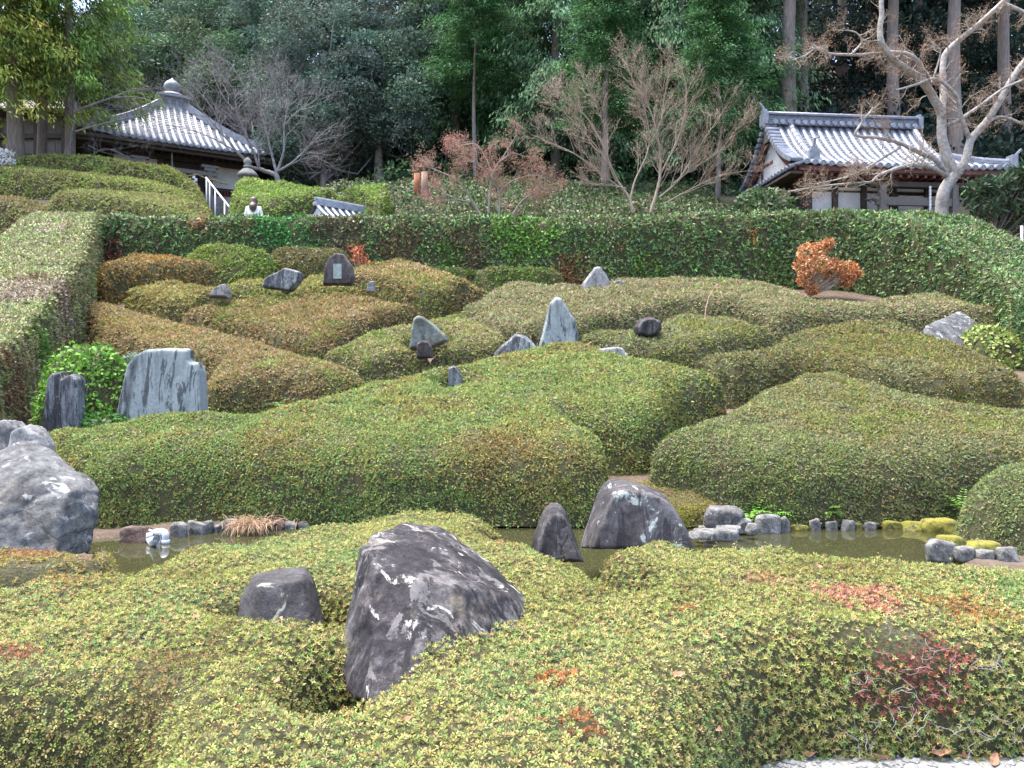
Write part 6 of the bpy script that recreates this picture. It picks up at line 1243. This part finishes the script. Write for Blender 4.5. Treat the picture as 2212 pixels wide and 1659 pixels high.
for i, (l, u, v, Y, sc) in enumerate([('blue-green broadleaf tree right above the cherry tree', 690, 180, 37, 1.0), ('tall blue-grey broadleaf tree at the top centre', 830, 90, 40, 1.15), ('lower broadleaf tree with hanging twigs left of the brown posts', 820, 260, 35.5, .95), ('low dark broadleaf tree at the right end of the bank hedge', 700, 320, 35, .75), ('broadleaf tree crowding the cypress beside the pinkish maple', 930, 190, 38.5, 1.0), ('high broadleaf tree above the cherry twigs', 640, 40, 42, 1.1), ('topmost blue-grey broadleaf tree before the cypresses', 980, 20, 41, 1.1), ('dark broadleaf tree behind the brown posts', 890, 330, 37, .8)]): broad('broadleaf_tree', l, u, v, Y, BM[i % 2], sc, BG, i * 1.3)
OG = 'rounded evergreen oaks behind the hall'
for i, (l, u, v, Y, sc) in enumerate([('rounded oak just right of the ball finial', 470, 150, 44, .95), ('rounded oak behind the left slope of the hall roof', 300, 170, 43, .85), ('rounded oak high above the ball finial', 390, 75, 50, 1.05), ('domed oak above the cherry tree', 520, 70, 47, 1.0), ('paler oak at the top right of the sky gaps', 590, 0, 54, .9), ('oak behind the left cedars', 225, 165, 50, .75), ('low oak right of the hall roof', 560, 210, 41, .8)]): broad('oak_tree', l, u, v, Y, OM[i % 2], sc, OG, i * 1.7)
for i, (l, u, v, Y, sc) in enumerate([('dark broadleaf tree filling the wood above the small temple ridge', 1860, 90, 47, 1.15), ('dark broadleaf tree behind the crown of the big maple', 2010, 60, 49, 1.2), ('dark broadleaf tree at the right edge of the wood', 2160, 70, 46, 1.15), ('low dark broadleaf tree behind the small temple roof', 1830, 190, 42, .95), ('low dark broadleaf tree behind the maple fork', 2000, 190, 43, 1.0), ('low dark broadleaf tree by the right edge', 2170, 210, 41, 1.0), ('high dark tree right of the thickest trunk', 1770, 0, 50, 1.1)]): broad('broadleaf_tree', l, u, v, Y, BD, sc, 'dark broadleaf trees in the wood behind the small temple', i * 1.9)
# cedars at the left edge; sunlight is put into the yellower leaf palette
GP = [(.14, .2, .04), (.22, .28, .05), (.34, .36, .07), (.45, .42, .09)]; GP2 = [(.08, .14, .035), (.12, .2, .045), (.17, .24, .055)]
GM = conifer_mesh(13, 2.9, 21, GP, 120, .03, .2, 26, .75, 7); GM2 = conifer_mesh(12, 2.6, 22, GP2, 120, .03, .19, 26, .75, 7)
LG = 'cedars at the left edge'
for l, u, Y, me, r, z0, sc, rt, tz in [('cedar with sunlight painted into its yellow-green leaves and a thick brown trunk at the left edge', 32, 28.2, GM, .3, 9.0, 1.0, .5, 3.6), ('deep green cedar hanging in front of the left end of the hall roof', 150, 29.0, GM2, .2, 9.0, 1.05, 2.0, 2.9), ('cedar with sunlight painted into its yellow leaves, cut off by the left edge of the view', -60, 27.0, GM, .25, 8.4, 1.0, 3.1, 2.4), ('slender dark cedar between the two left edge cedars', 92, 29.6, GM2, .19, 9.0, .95, 4.0, 3.4)]:
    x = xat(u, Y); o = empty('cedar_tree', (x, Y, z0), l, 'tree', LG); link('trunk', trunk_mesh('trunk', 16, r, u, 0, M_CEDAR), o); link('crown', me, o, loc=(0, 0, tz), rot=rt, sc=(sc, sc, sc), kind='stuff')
ws = A_(12, 345, 26.2); bl = [(*(A_(u, v, 26.2)), .16, .14, .12) for u, v in [(5, 340), (18, 330), (24, 350), (10, 352), (2, 328)]]
bush('white_flower_shrub', 'white blossoming shrub by the trunk at the left edge', 'shrub', ws - UP * .5, bl, [(.7, .7, .68), (.8, .8, .78)], 181, .08, 90, W=.7)
# dark palm-like shrub at the right edge
pb = A_(2160, 470, 20.9); bl = [(*(A_(u, v, 22.4 + R.uniform(-.5, .5))), .42, .42, .24) for u, v in [(2110, 425), (2150, 400), (2190, 385), (2220, 410), (2130, 450), (2170, 440), (2210, 455), (2150, 480), (2195, 490), (2235, 440), (2120, 405), (2230, 370)]]
bush('evergreen_shrub', 'large dark evergreen shrub with drooping leaves at the right edge above the hedge', 'shrub', (pb[0] + .8, 22.6, 5.6), bl, [(.03, .06, .03), (.045, .085, .04), (.07, .11, .06), (.12, .09, .05)], 183, .24, 260, W=.28, bark=M_CEDAR)
wp = A_(2207, 505, 20.5); o = MB().tube([A_(2207, 560, 21.4), A_(2207, 488, 21.4)], .035, 8).obj('white_post', M_WHITE, None, loc=A_(2207, 560, 21.4), smooth=True); tag(o, 'thin white post behind the right hedge at the picture edge', 'post')
# undergrowth and the far wood
def leaf_wall(name, n, fn, pal, leaf, seed):
    rr = np.random.default_rng(seed); P = fn(rr, n); V, F = leaves(P, nrm(rr.normal(size=P.shape) + np.array([0, -.4, -.2])), nrm(rr.normal(size=P.shape) + np.array([0, -.6, .7])), leaf * rr.uniform(.6, 1.4, n), np.full(n, leaf * .55))
    o = obj(name, V, F, M_TREE, None, loc=P.mean(0), col=tints(P, pal, seed, .35, .3)); o['kind'] = 'stuff'; return o
def under(rr, n):
    y = rr.uniform(31.5, 40, n); x = rr.uniform(-.72, .72, n) * y; bump_ = fbm(np.column_stack([x * .6, y * .6, 0 * x]), 5, 2); z = G(x, y) + rr.uniform(0, 1, n) * (2.6 * bump_ ** 1.5)
    k = ~((abs(.865 * (x + 14.6) + .503 * (y - 35)) < 4.6) & (abs(-.503 * (x + 14.6) + .865 * (y - 35)) < 4.6)) & ~((x > 7.5) & (y < 31.8)); return np.column_stack([x, y, z])[k][:n] if k.sum() >= 1 else np.column_stack([x, y, z])
def leaf_wall2(name, n, fn, pal, leaf, seed):
    rr = np.random.default_rng(seed); P = fn(rr, n); n = len(P); V, F = leaves(P, nrm(rr.normal(size=P.shape) + np.array([0, -.4, -.2])), nrm(rr.normal(size=P.shape) + np.array([0, -.6, .7])), leaf * rr.uniform(.6, 1.4, n), np.full(n, leaf * .55))
    o = obj(name, V, F, M_TREE, None, loc=P.mean(0), col=tints(P, pal, seed, .35, .3)); o['kind'] = 'stuff'; return o
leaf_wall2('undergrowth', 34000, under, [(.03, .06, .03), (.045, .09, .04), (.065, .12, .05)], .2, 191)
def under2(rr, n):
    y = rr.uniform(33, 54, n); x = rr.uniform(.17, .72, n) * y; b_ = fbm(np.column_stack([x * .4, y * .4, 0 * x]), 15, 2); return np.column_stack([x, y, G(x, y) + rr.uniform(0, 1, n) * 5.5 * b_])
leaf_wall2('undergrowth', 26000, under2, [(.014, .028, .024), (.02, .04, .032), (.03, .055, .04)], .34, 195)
def far(rr, n):
    K = 300; cx = rr.uniform(-46, 46, K); cy = rr.uniform(41, 60, K); f = np.where(cx > 12, 1.4, np.where(cx > -9, 1, np.where(cx < -22,   .35, .6))); cz = G(cx, cy) + rr.uniform(.2, 11, K) * f; r = rr.uniform(1.4, 2.9, K); i = rr.integers(0, K, n); q = nrm(rr.normal(size=(n, 3)) + np.array([0, -.3, .3])) * rr.uniform(.6, 1, (n, 1)) ** .5
    return np.column_stack([cx, cy, cz])[i] + q * r[i][:, None] * np.array([1, 1, .8])
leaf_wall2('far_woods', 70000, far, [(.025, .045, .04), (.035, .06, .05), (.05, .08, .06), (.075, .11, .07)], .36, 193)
